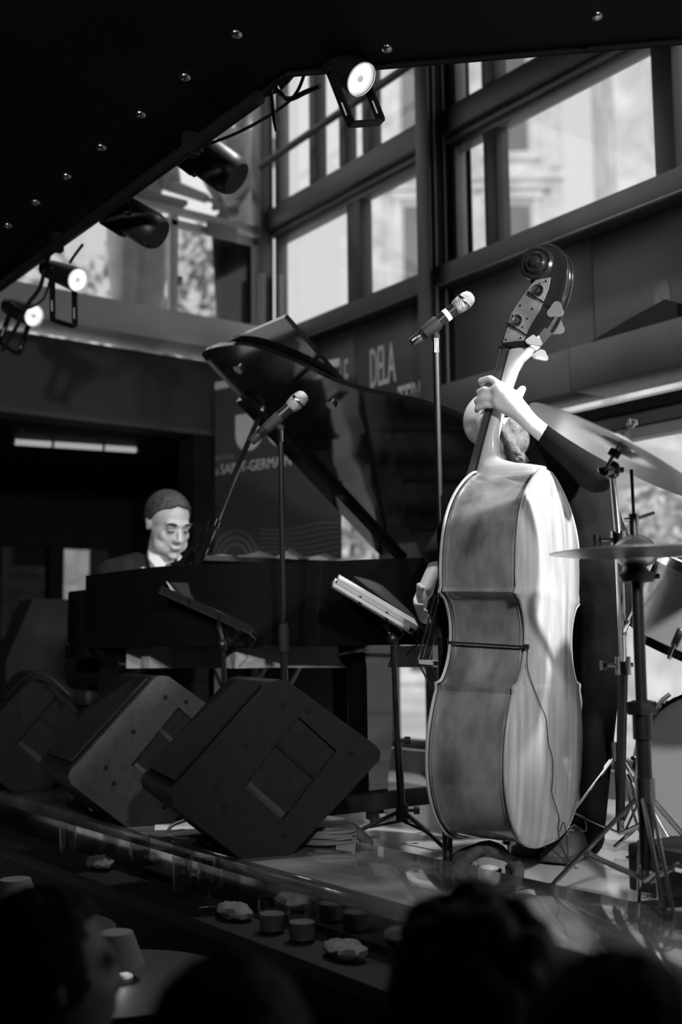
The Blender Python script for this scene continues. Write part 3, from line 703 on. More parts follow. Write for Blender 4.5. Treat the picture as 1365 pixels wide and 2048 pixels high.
# music desk laid down on the case with sheets spread on it
md = B(); slab(md, [pp(.06, .30, RIM+.02), pp(.40, .34, RIM+.055), pp(.40, 1.30, RIM+.055), pp(.06, 1.30, RIM+.02)], (0, 0, .022)); obj('music_desk', md, 'piano_black', pian)
rnd = random.Random(3)
lab = ['loose music sheet lying on the piano desk at the bass end', 'curled music sheet on the piano desk beside the prop', 'crumpled peaked music sheet in the middle of the piano desk', 'flat music sheet under the others on the piano desk', 'music sheet hanging over the edge of the piano desk']
for k, (b0, a0, lift) in enumerate(((.10, .36, .012), (.12, .54, .02), (.08, .74, .045), (.12, .90, .02), (.10, 1.06, .01))):
    bm = B(); g = []; nx, ny = 7, 7
    for i in range(nx):
        row = []
        for j in range(ny):
            be = b0+.28*i/(nx-1); al = a0+.21*j/(ny-1); z = RIM+.045+.035*(be-.06)/.34+.002*k + lift*math.exp(-((j/(ny-1)-.5)/.22)**2)*(.4+.6*i/(nx-1)) + .006*math.sin(5*al+9*be)
            row.append(bm.verts.new(pp(be, al, z)))
        g.append(row)
    for i in range(nx-1):
        for j in range(ny-1): bm.faces.new((g[i][j], g[i+1][j], g[i+1][j+1], g[i][j+1]))
    bmesh.ops.solidify(bm, geom=bm.faces[:], thickness=.0012)
    single('music_sheet', bm, 'paper', lab[k], 'sheet music', 'sheets on the piano')
# bench
bn = thing('piano_bench', 'black padded piano bench behind the piano', 'bench', (PX+.46, PY+.45, STAGE))
bm = B(); box2(bm, (PX+.14, PY+.30, STAGE+.41), (PX+.80, PY+.64, STAGE+.49), .025); obj('cushion', bm, 'case_black', bn)
bm = B(); box2(bm, (PX+.16, PY+.32, STAGE+.34), (PX+.78, PY+.62, STAGE+.408), .005); obj('frame', bm, 'piano_black', bn)
for x in (.19, .75):
    for y in (.35, .59):
        bm = B(); cyl(bm, (PX+x, PY+y, STAGE), (PX+x, PY+y, STAGE+.34), .018, .026, 10); obj('leg', bm, 'piano_black', bn)

# ---------------------------------------------------------------- festival banner behind the piano
b_r = Vector((3.698, 4.999, STAGE)); b_d = Vector((-.292, .956, 0)).normalized(); b_n = Vector((-.956, -.292, 0)); b_w = .94; b_h = 2.26
bn = thing('festival_banner', 'dark roll-up festival banner with pale lettering behind the piano', 'banner', b_r+b_d*b_w/2)
bm = B(); slab(bm, [b_r+Vector((0, 0, .05)), b_r+b_d*b_w+Vector((0, 0, .05)), b_r+b_d*b_w+Vector((0, 0, b_h)), b_r+Vector((0, 0, b_h))], b_n*-.006); cl = obj('cloth', bm, 'banner_cloth', bn)
bm = B(); slab(bm, [b_r+Vector((0, 0, b_h-.03))+b_n*.004, b_r+b_d*b_w+Vector((0, 0, b_h-.03))+b_n*.004, b_r+b_d*b_w+Vector((0, 0, b_h+.015))+b_n*.004, b_r+Vector((0, 0, b_h+.015))+b_n*.004], b_n*-.016); obj('top_rail', bm, 'letter_grey', bn)
bm = B(); slab(bm, [b_r+Vector((0, 0, .0))+b_n*.06, b_r+b_d*b_w+b_n*.06, b_r+b_d*b_w-b_n*.06, b_r-b_n*.06], (0, 0, .05)); obj('base', bm, 'steel_black', bn)
bm = B(); cyl(bm, b_r+b_d*b_w/2-b_n*.02, b_r+b_d*b_w/2-b_n*.02+Vector((0, 0, b_h)), .012, n=8); obj('pole', bm, 'steel', bn)
# printed lettering: local x runs from the far edge (reader's left) to the near edge
bo = b_r+b_d*b_w+b_n*.0012
Mb = Matrix((-b_d, Vector((0, 0, 1)), b_n)).transposed().to_4x4(); Mb.translation = bo
def fit_text(s, x, z, wd, ht, M, depth=.0008):
    bm = text_mesh(s, 1, depth, Matrix()); xs = [v.co.x for v in bm.verts]; ys = [v.co.y for v in bm.verts]
    S = Matrix.Diagonal((wd/(max(xs)-min(xs)), ht/(max(ys)-min(ys)), 1, 1)) @ Matrix.Translation((-min(xs), -min(ys), 0))
    xf(bm, M @ Matrix.Translation((x, z, 0)) @ S); return bm
obj('lettering', fit_text('\u00e0', .005, 1.705, .022, .045, Mb), 'letter_grey', cl)
obj('lettering', fit_text('SAINT-GERMAIN-DES', .045, 1.705, .70, .062, Mb), 'letter_grey', cl)
obj('lettering', fit_text('PR\u00c9S', .80, 1.69, .12, .085, Mb), 'letter_grey', cl)
obj('lettering', fit_text('FESTIVAL', .005, 1.79, .15, .032, Mb), 'banner_print', cl)
for cx, cz, r in ((.27, 1.93, .105), (.52, 1.935, .11)):
    bm = B(); slab(bm, [Mb @ Vector((cx+r*math.cos(PI+PI*k/20), cz+r*math.sin(PI+PI*k/20), 0)) for k in range(21)] + [Mb @ Vector((cx+r, cz+.12, 0)), Mb @ Vector((cx-r, cz+.12, 0))], b_n*.0008); obj('printed_shape', bm, 'letter_grey', cl)
for k in range(7):
    bm = B(); tube(bm, [Mb @ Vector((.35+.58*i/14, 1.18+.028*k+.010*math.sin(i*.5+k*.4), .0006)) for i in range(15)], .0035, 4); obj('printed_line', bm, 'banner_print', cl)
for k in range(3):
    bm = B(); tube(bm, [Mb @ Vector((.16+(.10+.04*k)*math.cos(PI*i/16), 1.18+(.10+.04*k)*math.sin(PI*i/16), .0006)) for i in range(17)], .003, 4); obj('printed_line', bm, 'banner_print', cl)
# lettering fixed to the wall panels above the lower windows
Mw = Matrix((Vector((0, -1, 0)), Vector((0, 0, 1)), Vector((-1, 0, 0)))).transposed().to_4x4()
def wtext(s, y, z, wd, ht):
    M = Mw.copy(); M.translation = (X0-.003, y, 0); return fit_text(s, 0, z, wd, ht, M, .002)
for s_, y, z, wd, ht, lb in (('LE', 5.40, 2.72, .085, .215, 'LE'), ('DE', 5.10, 2.71, .11, .232, 'DE'), ('LA', 4.985, 2.71, .115, .232, 'LA'), ('TERRI', 4.852, 2.44, .255, .232, 'TERRI')):
    single('wall_lettering', wtext(s_, y, z, wd, ht), 'letter_grey', 'tall pale wall letters reading %s above the lower windows' % lb, 'lettering', 'wall lettering')

# ================================================================== double bass
bz = (Vector((0, 0, 1)) + RIGHT*.045).normalized()
bx = Vector((-.911, -.415, 0)); bx = (bx - bz*bx.dot(bz)).normalized(); by = bz.cross(bx).normalized()
BM = Matrix((bx, by, bz)).transposed().to_4x4(); BM.translation = (2.514, 2.557, STAGE+.046)
bass = thing('double_bass', 'old worn double bass leaning upright, its bright back turned outward', 'double bass', M=BM)
def bput(n, bm, m, parent=None, sharp=35): xf(bm, BM); return obj(n, bm, m, parent or bass, sharp)
# body outline, one side: lower bout, corners, waist, upper bout (x across, h along)
half = [(0, 0), (.105, .004), (.21, .033), (.294, .105), (.340, .20), (.350, .29), (.338, .37), (.312, .44), (.296, .470)]
corner_lo = [(.300, .486)]
cb = [(.262, .498), (.222, .555), (.204, .625), (.212, .695), (.248, .755)]
corner_hi = [(.290, .778)]
uph = [(.282, .792), (.288, .86), (.281, .94), (.255, 1.02), (.203, 1.09), (.135, 1.145), (.077, 1.178), (.045, 1.19)]
BH = lambda h: .052+h*.935          # body sits above the endpin collar
def sm(pts, k=4): return [(q.x, q.y) for q in smooth_path([(a, b2, 0) for a, b2 in pts], k)]
half, corner_lo, cb, corner_hi, uph = [[(x, BH(h)) for x, h in l] for l in (half, corner_lo, cb, corner_hi, uph)]
side = sm(half) + sm([corner_lo[0]] + cb + [corner_hi[0]], 4) + sm(uph)
loop = [(x, h) for x, h in side] + [(-x, h) for x, h in reversed(side)][:-1]
# outline normals for the plate overhang
def yb(h): return .114 - .018*max(0, (h-.85)/.34)**2
def yf(h): return -.114
def arch(h): return .026*math.sin(PI*min(max((h-.05)/1.116, 0), 1))**.5
off = inset(loop, -.007)
if sum((a[0]*b2[1]-b2[0]*a[1]) for a, b2 in zip(loop, loop[1:]+loop[:1])) < 0: off = inset(loop, .007)
bm = B(); rows = []
nseg = 6
for k in range(nseg+1):
    f = k/nseg; rows.append([bm.verts.new((x, yf(h)*(1-f)+yb(h)*f, h)) for x, h in loop])
for A, Bv in zip(rows, rows[1:]): bridge(bm, A, Bv)
bput('ribs', bm, 'bass_rib', sharp=28)
def plate(name, sgn, yfun, m, amp=1.0):
    bm = B(); ts = [0, .04, .10, .25, .45, .65, .82, .93, 1.0]; n = len(off); R = []
    # underside rim
    base = [bm.verts.new((q.x, yfun(q.y), q.y)) for q in off]
    for t in ts:
        row = []
        for q in off:
            e = min(1, (1-(1-t)**2)); y = yfun(q.y) + sgn*(.009 + (arch(q.y)*amp*e if t > .04 else (-.002 if t else 0)))
            row.append((q.x*(1-t), y, q.y))
        R.append([bm.verts.new(v) for v in row])
    bridge(bm, base, R[0])
    for A, Bv in zip(R, R[1:]): bridge(bm, A, Bv)
    bmesh.ops.remove_doubles(bm, verts=bm.verts, dist=.0004)
    return bput(name, bm, m, sharp=40)
back = plate('back', 1, yb, 'bass_back'); belly = plate('belly', -1, yf, 'bass_belly')
# pale worn edges
for yfun, s_, nm in ((yb, 1, 'back_edge'), (yf, -1, 'belly_edge')):
    bm = B(); tube(bm, [(q.x*1.006, yfun(q.y)+s_*.004, q.y) for q in off], .0048, 6, True); bput(nm, bm, 'bass_edge', back if s_ > 0 else belly)
# linings along the ribs
for f in (.012, .216):
    bm = B(); o2 = inset(loop, -.002) if off[3].x > loop[3][0] else inset(loop, .002)
    tube(bm, [(q.x, -.114+f, q.y) for q in o2], .003, 5, True); bput('rib_line', bm, 'bass_rib')
# neck, heel and fingerboard
def fy(h): return -.143+(h-1.19)*.27
st = [(1.160, .096, .044), (1.176, .100, .044), (1.186, .099, .044), (1.192, .070, .042), (1.199, .015, .037), (1.212, -.035, .032), (1.235, -.056, .029), (1.29, -.062, .027), (1.36, -.046, .026), (1.44, -.020, .025), (1.50, .002, .025), (1.53, .020, .027), (1.55, .045, .030), (1.566, .052, .030)]
bm = B(); R = []
for h, y1, wd in st:
    y0 = fy(h)+.016; c = (y0+y1)/2; hd = (y1-y0)/2; row = []
    for i in range(20):
        a = 2*PI*i/20; ca, sa = math.cos(a), math.sin(a); row.append(bm.verts.new((wd*math.copysign(abs(ca)**.7, ca), c+hd*math.copysign(abs(sa)**.6, sa), h)))
    R.append(row)
for A, Bv in zip(R, R[1:]): bridge(bm, A, Bv)
cap(bm, R[0], True); cap(bm, R[-1]); bput('neck', bm, 'bass_neck', sharp=50)
bm = B(); R = []
for h, wd in ((.78, .045), (1.19, .036), (1.572, .024)):
    R.append([bm.verts.new(p) for p in ((-wd, fy(h)+.016, h), (-wd, fy(h)-.002, h), (-wd*.5, fy(h)-.010, h), (wd*.5, fy(h)-.010, h), (wd, fy(h)-.002, h), (wd, fy(h)+.016, h))])
for A, Bv in zip(R, R[1:]): bridge(bm, A, Bv)
cap(bm, R[0], True); cap(bm, R[-1]); bput('fingerboard', bm, 'fingerboard_grey')
bm = B(); box(bm, (0, fy(1.574)-.002, 1.576), (.050, .030, .010), None, .002); bput('nut', bm, 'ebony')
# bridge, strings, tailpiece, endpin
bm = B(); slab(bm, [(-.085, -.142, .552), (-.05, -.142, .552), (-.03, -.18, .556), (.03, -.18, .556), (.05, -.142, .552), (.085, -.142, .552), (.075, -.20, .558), (.062, -.29, .562), (.03, -.312, .563), (-.03, -.312, .563), (-.062, -.29, .562), (-.075, -.20, .558)], (0, 0, .012)); bput('bridge', bm, 'bass_neck')
for k in range(4):
    x = (-.045, -.016, .016, .045)[k]; yb_ = -.304 - (.012 if k in (1, 2) else 0)
    bm = B(); tube(bm, [(x*.35, fy(1.578)-.010, 1.578), (x, yb_, .568), (x*.8, -.20, .40)], .0021, 6); bput('string', bm, 'string_steel')
bm = B(); slab(bm, [(-.05, -.205, .41), (.05, -.205, .41), (.022, -.155, .10), (-.022, -.155, .10)], (0, .018, .004)); bput('tailpiece', bm, 'ebony')
bm = B(); tube(bm, [(0, -.15, .10), (0, -.13, .045), (0, -.03, .040)], .004, 6); bput('tail_wire', bm, 'steel')
bm = B(); cyl(bm, (0, 0, -.034), (0, 0, .06), .006, n=10); cyl(bm, (0, 0, .03), (0, 0, .058), .022, n=16); cyl(bm, (0, 0, -.0455), (0, 0, -.032), .011, n=12); bput('endpin', bm, 'steel')
# pegbox and scroll
prof = [(-.041, 1.578), (-.030, 1.62), (-.014, 1.677), (.008, 1.71), (.027, 1.735), (.052, 1.762), (.066, 1.776), (.048, 1.784), (.028, 1.803), (.018, 1.833), (.026, 1.862), (.052, 1.884), (.088, 1.893), (.125, 1.882), (.153, 1.855), (.166, 1.815), (.164, 1.765), (.145, 1.70), (.112, 1.635), (.078, 1.595), (.05, 1.567), (.02, 1.568)]
prof = [(q.x, q.y) for q in smooth_path([(a, b2, 0) for a, b2 in prof], 3, True)]
bm = B(); slab(bm, [(-.036, y, h) for y, h in prof], (.072, 0, 0)); bmesh.ops.bevel(bm, geom=[e for e in bm.edges if abs(abs(e.verts[0].co.x)-.036) < 1e-4 and abs(e.verts[0].co.x-e.verts[1].co.x) < 1e-4], offset=.005, segments=2, affect='EDGES'); pb = bput('pegbox', bm, 'scroll_dark')
for s_ in (-1, 1):
    M = Matrix.Translation((s_*.034, .072, 1.832)) @ Matrix.Rotation(s_*PI/2, 4, 'Y')
    bm = B(); lathe(bm, [(.056, 0), (.054, .010), (.046, .014), (.040, .009), (.036, .012), (.034, .022), (.027, .026), (.022, .021), (.018, .024), (.016, .034), (.009, .037), (0, .037)], 36, M); bput('scroll_volute', bm, 'scroll_dark', pb)
for s_ in (-1, 1):
    bm = B(); tube(bm, [(s_*.026, y+.004, h) for y, h in prof if y > .10], .004, 6); bput('scroll_fluting', bm, 'scroll_dark', pb)
pl = [(-.036, 1.586), (-.026, 1.62), (-.010, 1.677), (.012, 1.71), (.031, 1.735), (.056, 1.764), (.072, 1.778), (.118, 1.780), (.112, 1.745), (.085, 1.68), (.045, 1.615), (.033, 1.586)]
for s_ in (1, -1):
    bm = B(); slab(bm, [(s_*.0365, y, h) for y, h in pl], (s_*.003, 0, 0)); tp = bput('tuner_plate', bm, 'tuner_plate', pb)
    for y, h in ((-.026, 1.594), (.024, 1.594), (-.018, 1.64), (.03, 1.63), (-.004, 1.672), (.02, 1.70), (.06, 1.685), (.045, 1.655), (.085, 1.765), (.105, 1.77)):
        bm = B(); ell(bm, (s_*.0402, y, h), (.002, .004, .004), None, 8, 5); bput('screw', bm, 'ebony', tp)
    for j, (y, h) in enumerate(((.010, 1.652), (.078, 1.742)) if s_ > 0 else ((-.002, 1.628), (.05, 1.715))):
        M = Matrix.Translation((s_*.039, y, h)) @ Matrix.Rotation(s_*PI/2, 4, 'Y')
        bm = B(); nt_ = 22
        lathe(bm, [(0, .008), (.006, .008), (.007, .005), (.014, .005), (.0175, .006), (.018, 0)], nt_*2, M)
        for k in range(nt_):
            a = 2*PI*k/nt_; box(bm, M @ Vector((.019*math.cos(a), .019*math.sin(a), .003)), (.005, .003, .003))
        bput('gear', bm, 'steel', tp)
        d = Vector((0, .80, -.60)); p = Vector((s_*.047, y-.030, h-.004)); q = p+d*.095
        bm = B(); cyl(bm, p, q, .0032, n=8); cyl(bm, p, p+d*.04, .0055, n=10); bput('worm_shaft', bm, 'steel', tp)
        sx = Vector((1, 0, 0)) if j else Vector((.6, .3, .5)).normalized(); e1 = d; e2 = d.cross(sx).normalized(); out = []
        for k in range(24):
            a = 2*PI*k/24; rr = .024*(1+.18*math.cos(3*a)); out.append(q+e1*(.020+rr*math.cos(a))+e2*rr*1.05*math.sin(a))
        bm = B(); slab(bm, [o_ - sx*.002 for o_ in out], sx*.004); bput('tuner_ear', bm, 'tuner_ear', tp)
# pickup clip across the waist ribs and its thin cable down the back
bm = B(); cyl(bm, (.222, -.118, .632), (.222, .126, .626), .0032, n=8); box(bm, (.224, .126, .626), (.012, .014, .014)); bput('pickup_rod', bm, 'cable')
bm = B(); pts = [(.224, .130, .62), (.235, .135, .56), (.17, .147, .47), (.12, .151, .42), (.10, .153, .35), (.06, .153, .30), (.052, .152, .25), (.05, .149, .20), (-.01, .144, .15), (-.045, .141, .115), (-.050, .137, .08), (-.075, .14, .03), (-.10, .17, -.030), (-.12, .21, -.041)]
tube(bm, smooth_path(pts, 5), .0017, 6); bput('pickup_cable', bm, 'cable')
bm = B(); pts = [(-.055, .140, .075), (-.075, .146, .10), (-.095, .150, .05), (-.09, .155, .0), (-.07, .155, -.03)]
tube(bm, smooth_path(pts, 5), .0015, 6); bput('pickup_cable', bm, 'cable')

# ================================================================== people
def head_frame(c, fwd, up, s=1.0):
    f = Vector(fwd).normalized(); u = Vector(up); u = (u-f*u.dot(f)).normalized(); x = f.cross(u)
    M = (Matrix((x, f, u)).transposed()*s).to_4x4() if False else Matrix((x*s, f*s, u*s)).transposed().to_4x4()
    M.translation = Vector(c); return M
def head_blobs(bm, M, nose=1.0, ears=True, jaw=1.0):
    t = B()
    ell(t, (0, -.012, .030), (.076, .097, .086), None, 24, 16)
    ell(t, (0, .022, -.030), (.067, .073, .084), None, 20, 14)
    ell(t, (0, .045, -.078), (.046*jaw, .044, .034), None, 16, 10)
    ell(t, (0, .078, -.100), (.022, .018, .015), None, 12, 8)
    ell(t, (0, .078, .024), (.054, .020, .013), None, 16, 8)
    for s in (-1, 1):
        ell(t, (s*.040, .060, -.026), (.022, .022, .026), None, 12, 8)
        ell(t, (s*.032, .079, .002), (.015, .013, .009), None, 12, 8)
        ell(t, (s*.033, .086, .018), (.022, .010, .006), None, 10, 6)
        ell(t, (s*.012, .102, -.034), (.009, .010, .008), None, 10, 6)
        if ears:
            ell(t, (s*.076, -.010, -.006), (.008, .016, .026), None, 12, 8); ell(t, (s*.079, -.015, .006), (.007, .015, .015), None, 10, 8)
    if jaw > 1.1:
        for s in (-1, 1): ell(t, (s*.040, .040, -.066), (.030, .036, .034), None, 12, 8)
        ell(t, (0, .03, -.108), (.040, .034, .016), None, 12, 8)
    limb(t, [((0, .090, .012), .008), ((0, .104, -.014), .010), ((0, .112*nose, -.030), .013)])
    ell(t, (0, .094, -.060), (.026, .011, .006), None, 14, 6); ell(t, (0, .092, -.072), (.022, .011, .0065), None, 14, 6)
    xf(t, M); me = bpy.data.meshes.new('t'); t.to_mesh(me); t.free(); bm.from_mesh(me); bpy.data.meshes.remove(me)
def hair_shell(M, keep, sc=1.045, thick=.010, rough=0, seed=0, u=48, v=32):
    # cap over the skull: ellipsoid faces kept where keep(x, y, z) holds, given thickness
    rnd = random.Random(seed); bm = B()
    ell(bm, (0, -.012, .030), (.078*sc, .099*sc, .088*sc), None, u, v)
    kill = [f for f in bm.faces if not keep(*f.calc_center_median())]
    bmesh.ops.delete(bm, geom=kill, context='FACES')
    for vt in bm.verts: vt.co += (vt.co-Vector((0, -.012, .03))).normalized()*(rough*rnd.uniform(-1, 1))
    bmesh.ops.solidify(bm, geom=bm.faces[:], thickness=thick)
    xf(bm, M); return bm
def hand_blobs(bm, wrist, d, nrm, curl=.5, s=1.0, thumb=1):
    # palm, four unequal bent fingers and a thumb leaving the side of the palm
    d = Vector(d).normalized(); n = Vector(nrm); n = (n-d*n.dot(d)).normalized(); x = d.cross(n); w_ = Vector(wrist)
    R = Matrix((x, d, n)).transposed()
    ell(bm, w_+d*.05*s, (.041*s, .052*s, .016*s), R, 14, 8)
    for k, (ox, L) in enumerate(((.030, .072), (.010, .080), (-.010, .074), (-.029, .058))):
        p = w_+d*.088*s+x*ox*s; a = 0; ch = [(w_+d*.06*s+x*ox*.9*s, .011*s), (p, .0098*s)]
        for j, f in enumerate((.45, .32, .23)):
            a += curl*(.7+.5*j); q = p+(d*math.cos(a)-n*math.sin(a))*L*f*s; ch.append((q, (.0090-.0008*j)*s)); p = q
        limb(bm, ch)
    b0 = w_+d*.025*s+x*thumb*.032*s
    limb(bm, [(b0, .013*s), (b0+(x*thumb*.7+d*.6-n*.3).normalized()*.036*s, .011*s), (b0+(x*thumb*.45+d*.8-n*.5).normalized()*.068*s, .009*s)])
def shoe(M, name='shoe', m1='shoe_canvas', m2='shoe_sole', parent=None, laces=True):
    # local: toe towards +y, sole on z=0
    def sect(y): 
        t = y/.29; wd = .036+.016*math.sin(PI*min(1, max(0, (t-.1)/.9)))**.8; return wd*(1 if t < .93 else .6)
    ys = [0, .012, .04, .08, .12, .16, .20, .235, .265, .282, .29]
    hs = [.055, .085, .094, .090, .084, .072, .058, .046, .038, .030, .022]
    ws = [.018, .030, .036, .036, .037, .042, .047, .049, .043, .030, .012]
    bm = B(); R = []
    for y, h, w_ in zip(ys, hs, ws):
        R.append([bm.verts.new((w_*math.copysign(abs(math.cos(a))**.7, math.cos(a)), y, .022+(h-.018)*max(0, math.sin(a))**.75)) for a in [PI*i/12 for i in range(13)]])
    for A, Bv in zip(R, R[1:]):
        for i in range(12): bm.faces.new((A[i], A[i+1], Bv[i+1], Bv[i]))
        bm.faces.new((A[12], A[0], Bv[0], Bv[12]))
    cap(bm, R[0]); cap(bm, R[-1], True); xf(bm, M); up = obj(name, bm, m1, parent, 50)
    bm = B(); R = []
    for y, w_ in zip(ys, ws):
        yy = -.006 if y == 0 else (y+.008 if y > .28 else y); w2 = w_+.006
        tl = .012 if y > .27 else 0
        R.append([bm.verts.new(p) for p in ((-w2, yy, tl), (w2, yy, tl), (w2+.001, yy, .026), (-w2-.001, yy, .026))])
    for A, Bv in zip(R, R[1:]): bridge(bm, A, Bv)
    cap(bm, R[0]); cap(bm, R[-1], True); xf(bm, M); obj('sole', bm, m2, up, 40)
    if laces:
        for k in range(5):
            y = .105+.026*k; z = .094-.0105*k-.0001*k*k; bm = B(); tube(bm, [(-.026, y-.006, z-.012), (0, y+.002, z+.003), (.026, y+.008, z-.012)], .003, 6); xf(bm, M); obj('lace', bm, 'lace', up)
        for s in (-1, 1):
            bm = B(); tube(bm, smooth_path([(0, .10, .098), (s*.03, .095, .112), (s*.045, .12, .085), (s*.025, .13, .085)], 4), .0022, 5); xf(bm, M); obj('lace', bm, 'lace', up)
    return up
def local(Mx): return lambda x, y, z: Mx @ Vector((x, y, z))

# ---- bassist: bent over the neck of the bass, left hand on the strings
L_ = local(BM); BMo = BM
S_ = lambda x, y, z: BM @ Vector((x-.20, y-.10, z))     # his trunk stands back from the ribs
pe = thing('person', 'bald bearded person in black bent over the double bass, left hand gripping its neck', 'person', BM @ Vector((-.26, .10, -.046)))
HMb = head_frame(L_(-.300, -.190, 1.392), BM.to_3x3() @ Vector((.05, -.34, -.94)), BM.to_3x3() @ Vector((.12, -.93, .36)), 1.03)
bm = B(); head_blobs(bm, HMb)
nb = S_(-.275, .02, 1.375); hd = L_(-.335, -.14, 1.385)
limb(bm, [(hd, .058), (nb, .062), (S_(-.285, .06, 1.31), .11), (S_(-.275, .12, 1.16), .125), (S_(-.265, .20, .98), .115), (S_(-.26, .235, .90), .12)])
SL, EL, WL = S_(-.165, .135, 1.345), L_(-.11, .228, 1.175), L_(.028, .062, 1.318)
SR, ER, WR = S_(-.40, -.03, 1.335), L_(-.40, -.33, 1.13), L_(-.12, -.36, .80)
limb(bm, [(S_(-.22, .09, 1.34), .075), (SL, .062), (EL, .043), (WL, .028)])
limb(bm, [(S_(-.34, .02, 1.33), .075), (SR, .062), (ER, .043), (WR, .028)])
HL, HR = S_(-.19, .25, .87), S_(-.34, .20, .87)
KL, KR = L_(-.41, .135, .48), L_(-.53, .06, .48); AL, AR = L_(-.365, .122, .05), L_(-.455, .0, .05)
limb(bm, [(HL, .098), (KL, .062), (AL, .042)]); limb(bm, [(HR, .098), (KR, .062), (AR, .042)])
limb(bm, [(AL, .04), (L_(-.30, .112, .0), .032)]); limb(bm, [(AR, .04), (L_(-.385, -.01, .0), .032)])
# left hand wrapped round the neck
pc = L_(.052, -.010, 1.40)
limb(bm, [(WL, .029), (L_(.045, .025, 1.36), .033), (pc, .036), (L_(.056, -.035, 1.425), .030)])
limb(bm, [(pc, .036), (L_(.054, -.035, 1.395), .030)]); limb(bm, [(L_(.045, .025, 1.36), .033), (L_(.052, -.03, 1.385), .028)])
for ch in ([(.058, -.030, 1.440, .0125), (.050, -.072, 1.470, .0118), (.034, -.112, 1.468, .0108), (.012, -.113, 1.462, .0098)],
           [(.062, -.044, 1.422, .0128), (.054, -.088, 1.434, .0122), (.036, -.116, 1.432, .0110), (.010, -.119, 1.428, .0100)],
           [(.062, -.046, 1.400, .0126), (.054, -.094, 1.408, .0120), (.036, -.122, 1.404, .0108), (.010, -.126, 1.400, .0098)],
           [(.058, -.044, 1.380, .0115), (.050, -.084, 1.384, .0108), (.034, -.120, 1.380, .0098), (.012, -.132, 1.377, .0090)],
           [(.040, .015, 1.400, .016), (.020, .022, 1.430, .0135), (-.008, .016, 1.442, .0115)]):
    limb(bm, [(L_(*c[:3]), c[3]) for c in ch])
hand_blobs(bm, WR, BM.to_3x3() @ Vector((.75, .1, -.6)), BM.to_3x3() @ Vector((-.1, -1, 0)), .45, 1.0, -1)
body = obj('body', weld(bm, .0058, 3), 'skin_pale', pe, None)
# shirt: torso and both sleeves
bm = B()
limb(bm, [(hd.lerp(nb, .12), .068), (hd.lerp(nb, .5), .070), (S_(-.278, .045, 1.365), .074), (S_(-.285, .07, 1.31), .128), (S_(-.275, .125, 1.16), .145), (S_(-.268, .20, .98), .138), (S_(-.262, .235, .90), .145), (S_(-.262, .24, .84), .146)])
limb(bm, [(S_(-.25, .09, 1.33), .095), (SL, .085), (S_(-.07, .24, 1.235), .070), (EL, .062), (L_(-.05, .165, 1.235), .050), (L_(-.005, .108, 1.283), .040)])
limb(bm, [(S_(-.33, .03, 1.32), .095), (SR, .082), (ER, .058), (L_(-.2, -.36, .93), .042)])
for k in range(4):   # folds at the elbow and waist
    limb(bm, [(L_(-.16+.02*k, .250+.008*k, 1.24-.03*k), .010), (L_(-.12+.02*k, .275, 1.19-.015*k), .008)])
    limb(bm, [(S_(-.17, .24, 1.02-.035*k), .012), (S_(-.14, .18, .98-.035*k), .010)])
obj('shirt', weld(bm, .009, 4), 'cloth_black', pe, None)
bm = B()
limb(bm, [(S_(-.262, .235, .90), .142), (S_(-.262, .235, .86), .142)]); limb(bm, [(S_(-.262, .235, .84), .12), (S_(-.28, .21, .62), .09)])
limb(bm, [(HL, .125), (S_(-.215, .235, .66), .100), (KL, .085), (L_(-.395, .13, .34), .078), (AL, .068), (L_(-.365, .122, .02), .066)])
limb(bm, [(HR, .125), (S_(-.36, .17, .66), .100), (KR, .085), (L_(-.50, .03, .34), .078), (AR, .068), (L_(-.455, .0, .02), .066)])
for k, (h, r) in enumerate(((.52, .012), (.47, .014), (.42, .013), (.30, .010), (.10, .013), (.06, .013))):
    limb(bm, [(S_(-.20, .26-.12*(.5-h), h+.03), r), (S_(-.165, .20-.12*(.5-h), h-.005), r), (S_(-.20, .15-.12*(.5-h), h-.02), r*.8)])
obj('trousers', weld(bm, .010, 3), 'denim_black', pe, None)
# shoes: toes towards the bass
for nm, toe, heel in (('shoe', (-.130, .096), (-.405, .122)), ('shoe', (-.205, -.033), (-.482, -.005))):
    a, b2 = BM @ Vector((toe[0], toe[1], 0)), BM @ Vector((heel[0], heel[1], 0)); d = (a-b2); d.z = 0; d.normalize()
    M = Matrix((Vector((d.y, -d.x, 0)), d, Vector((0, 0, 1)))).transposed().to_4x4(); M.translation = (b2.x, b2.y, STAGE+.001)
    shoe(M, nm, parent=pe)
# beard and the fringe of hair round the bald crown
bm = B()
for s in (-1, 1): limb(bm, [(HMb @ Vector((s*.070, .002, -.020)), .013), (HMb @ Vector((s*.066, .012, -.045)), .020), (HMb @ Vector((s*.055, .045, -.085)), .020), (HMb @ Vector((s*.025, .080, -.112)), .022), (HMb @ Vector((0, .086, -.125)), .027)])
ell(bm, HMb @ Vector((0, .036, -.088)), (.062, .060, .048), HMb.to_3x3().normalized(), 18, 12); ell(bm, HMb @ Vector((0, .0, -.070)), (.070, .055, .045), HMb.to_3x3().normalized(), 18, 12)
rnd = random.Random(5)
for k in range(26): 
    a = rnd.uniform(-1, 1); c = HMb @ Vector((a*.05, .062+.02*(1-abs(a)), -.10-.02*rnd.random())); limb(bm, [(c, .009), (c+(HMb.to_3x3() @ Vector((a*.01, .012, -.022))), .003)])
limb(bm, [(HMb @ Vector((-.03, .100, -.050)), .008), (HMb @ Vector((0, .104, -.048)), .008), (HMb @ Vector((.03, .100, -.050)), .008)])
obj('beard', weld(bm, .004, 1), 'hair_grey', pe, None)
obj('hair', weld(hair_shell(HMb, lambda x, y, z: y < -.030+.25*(abs(x)-.05) and -.12 < z < .028, 1.05, .007, .0010, 0, 96, 64), .0045, 3), 'hair_dark', pe, None)
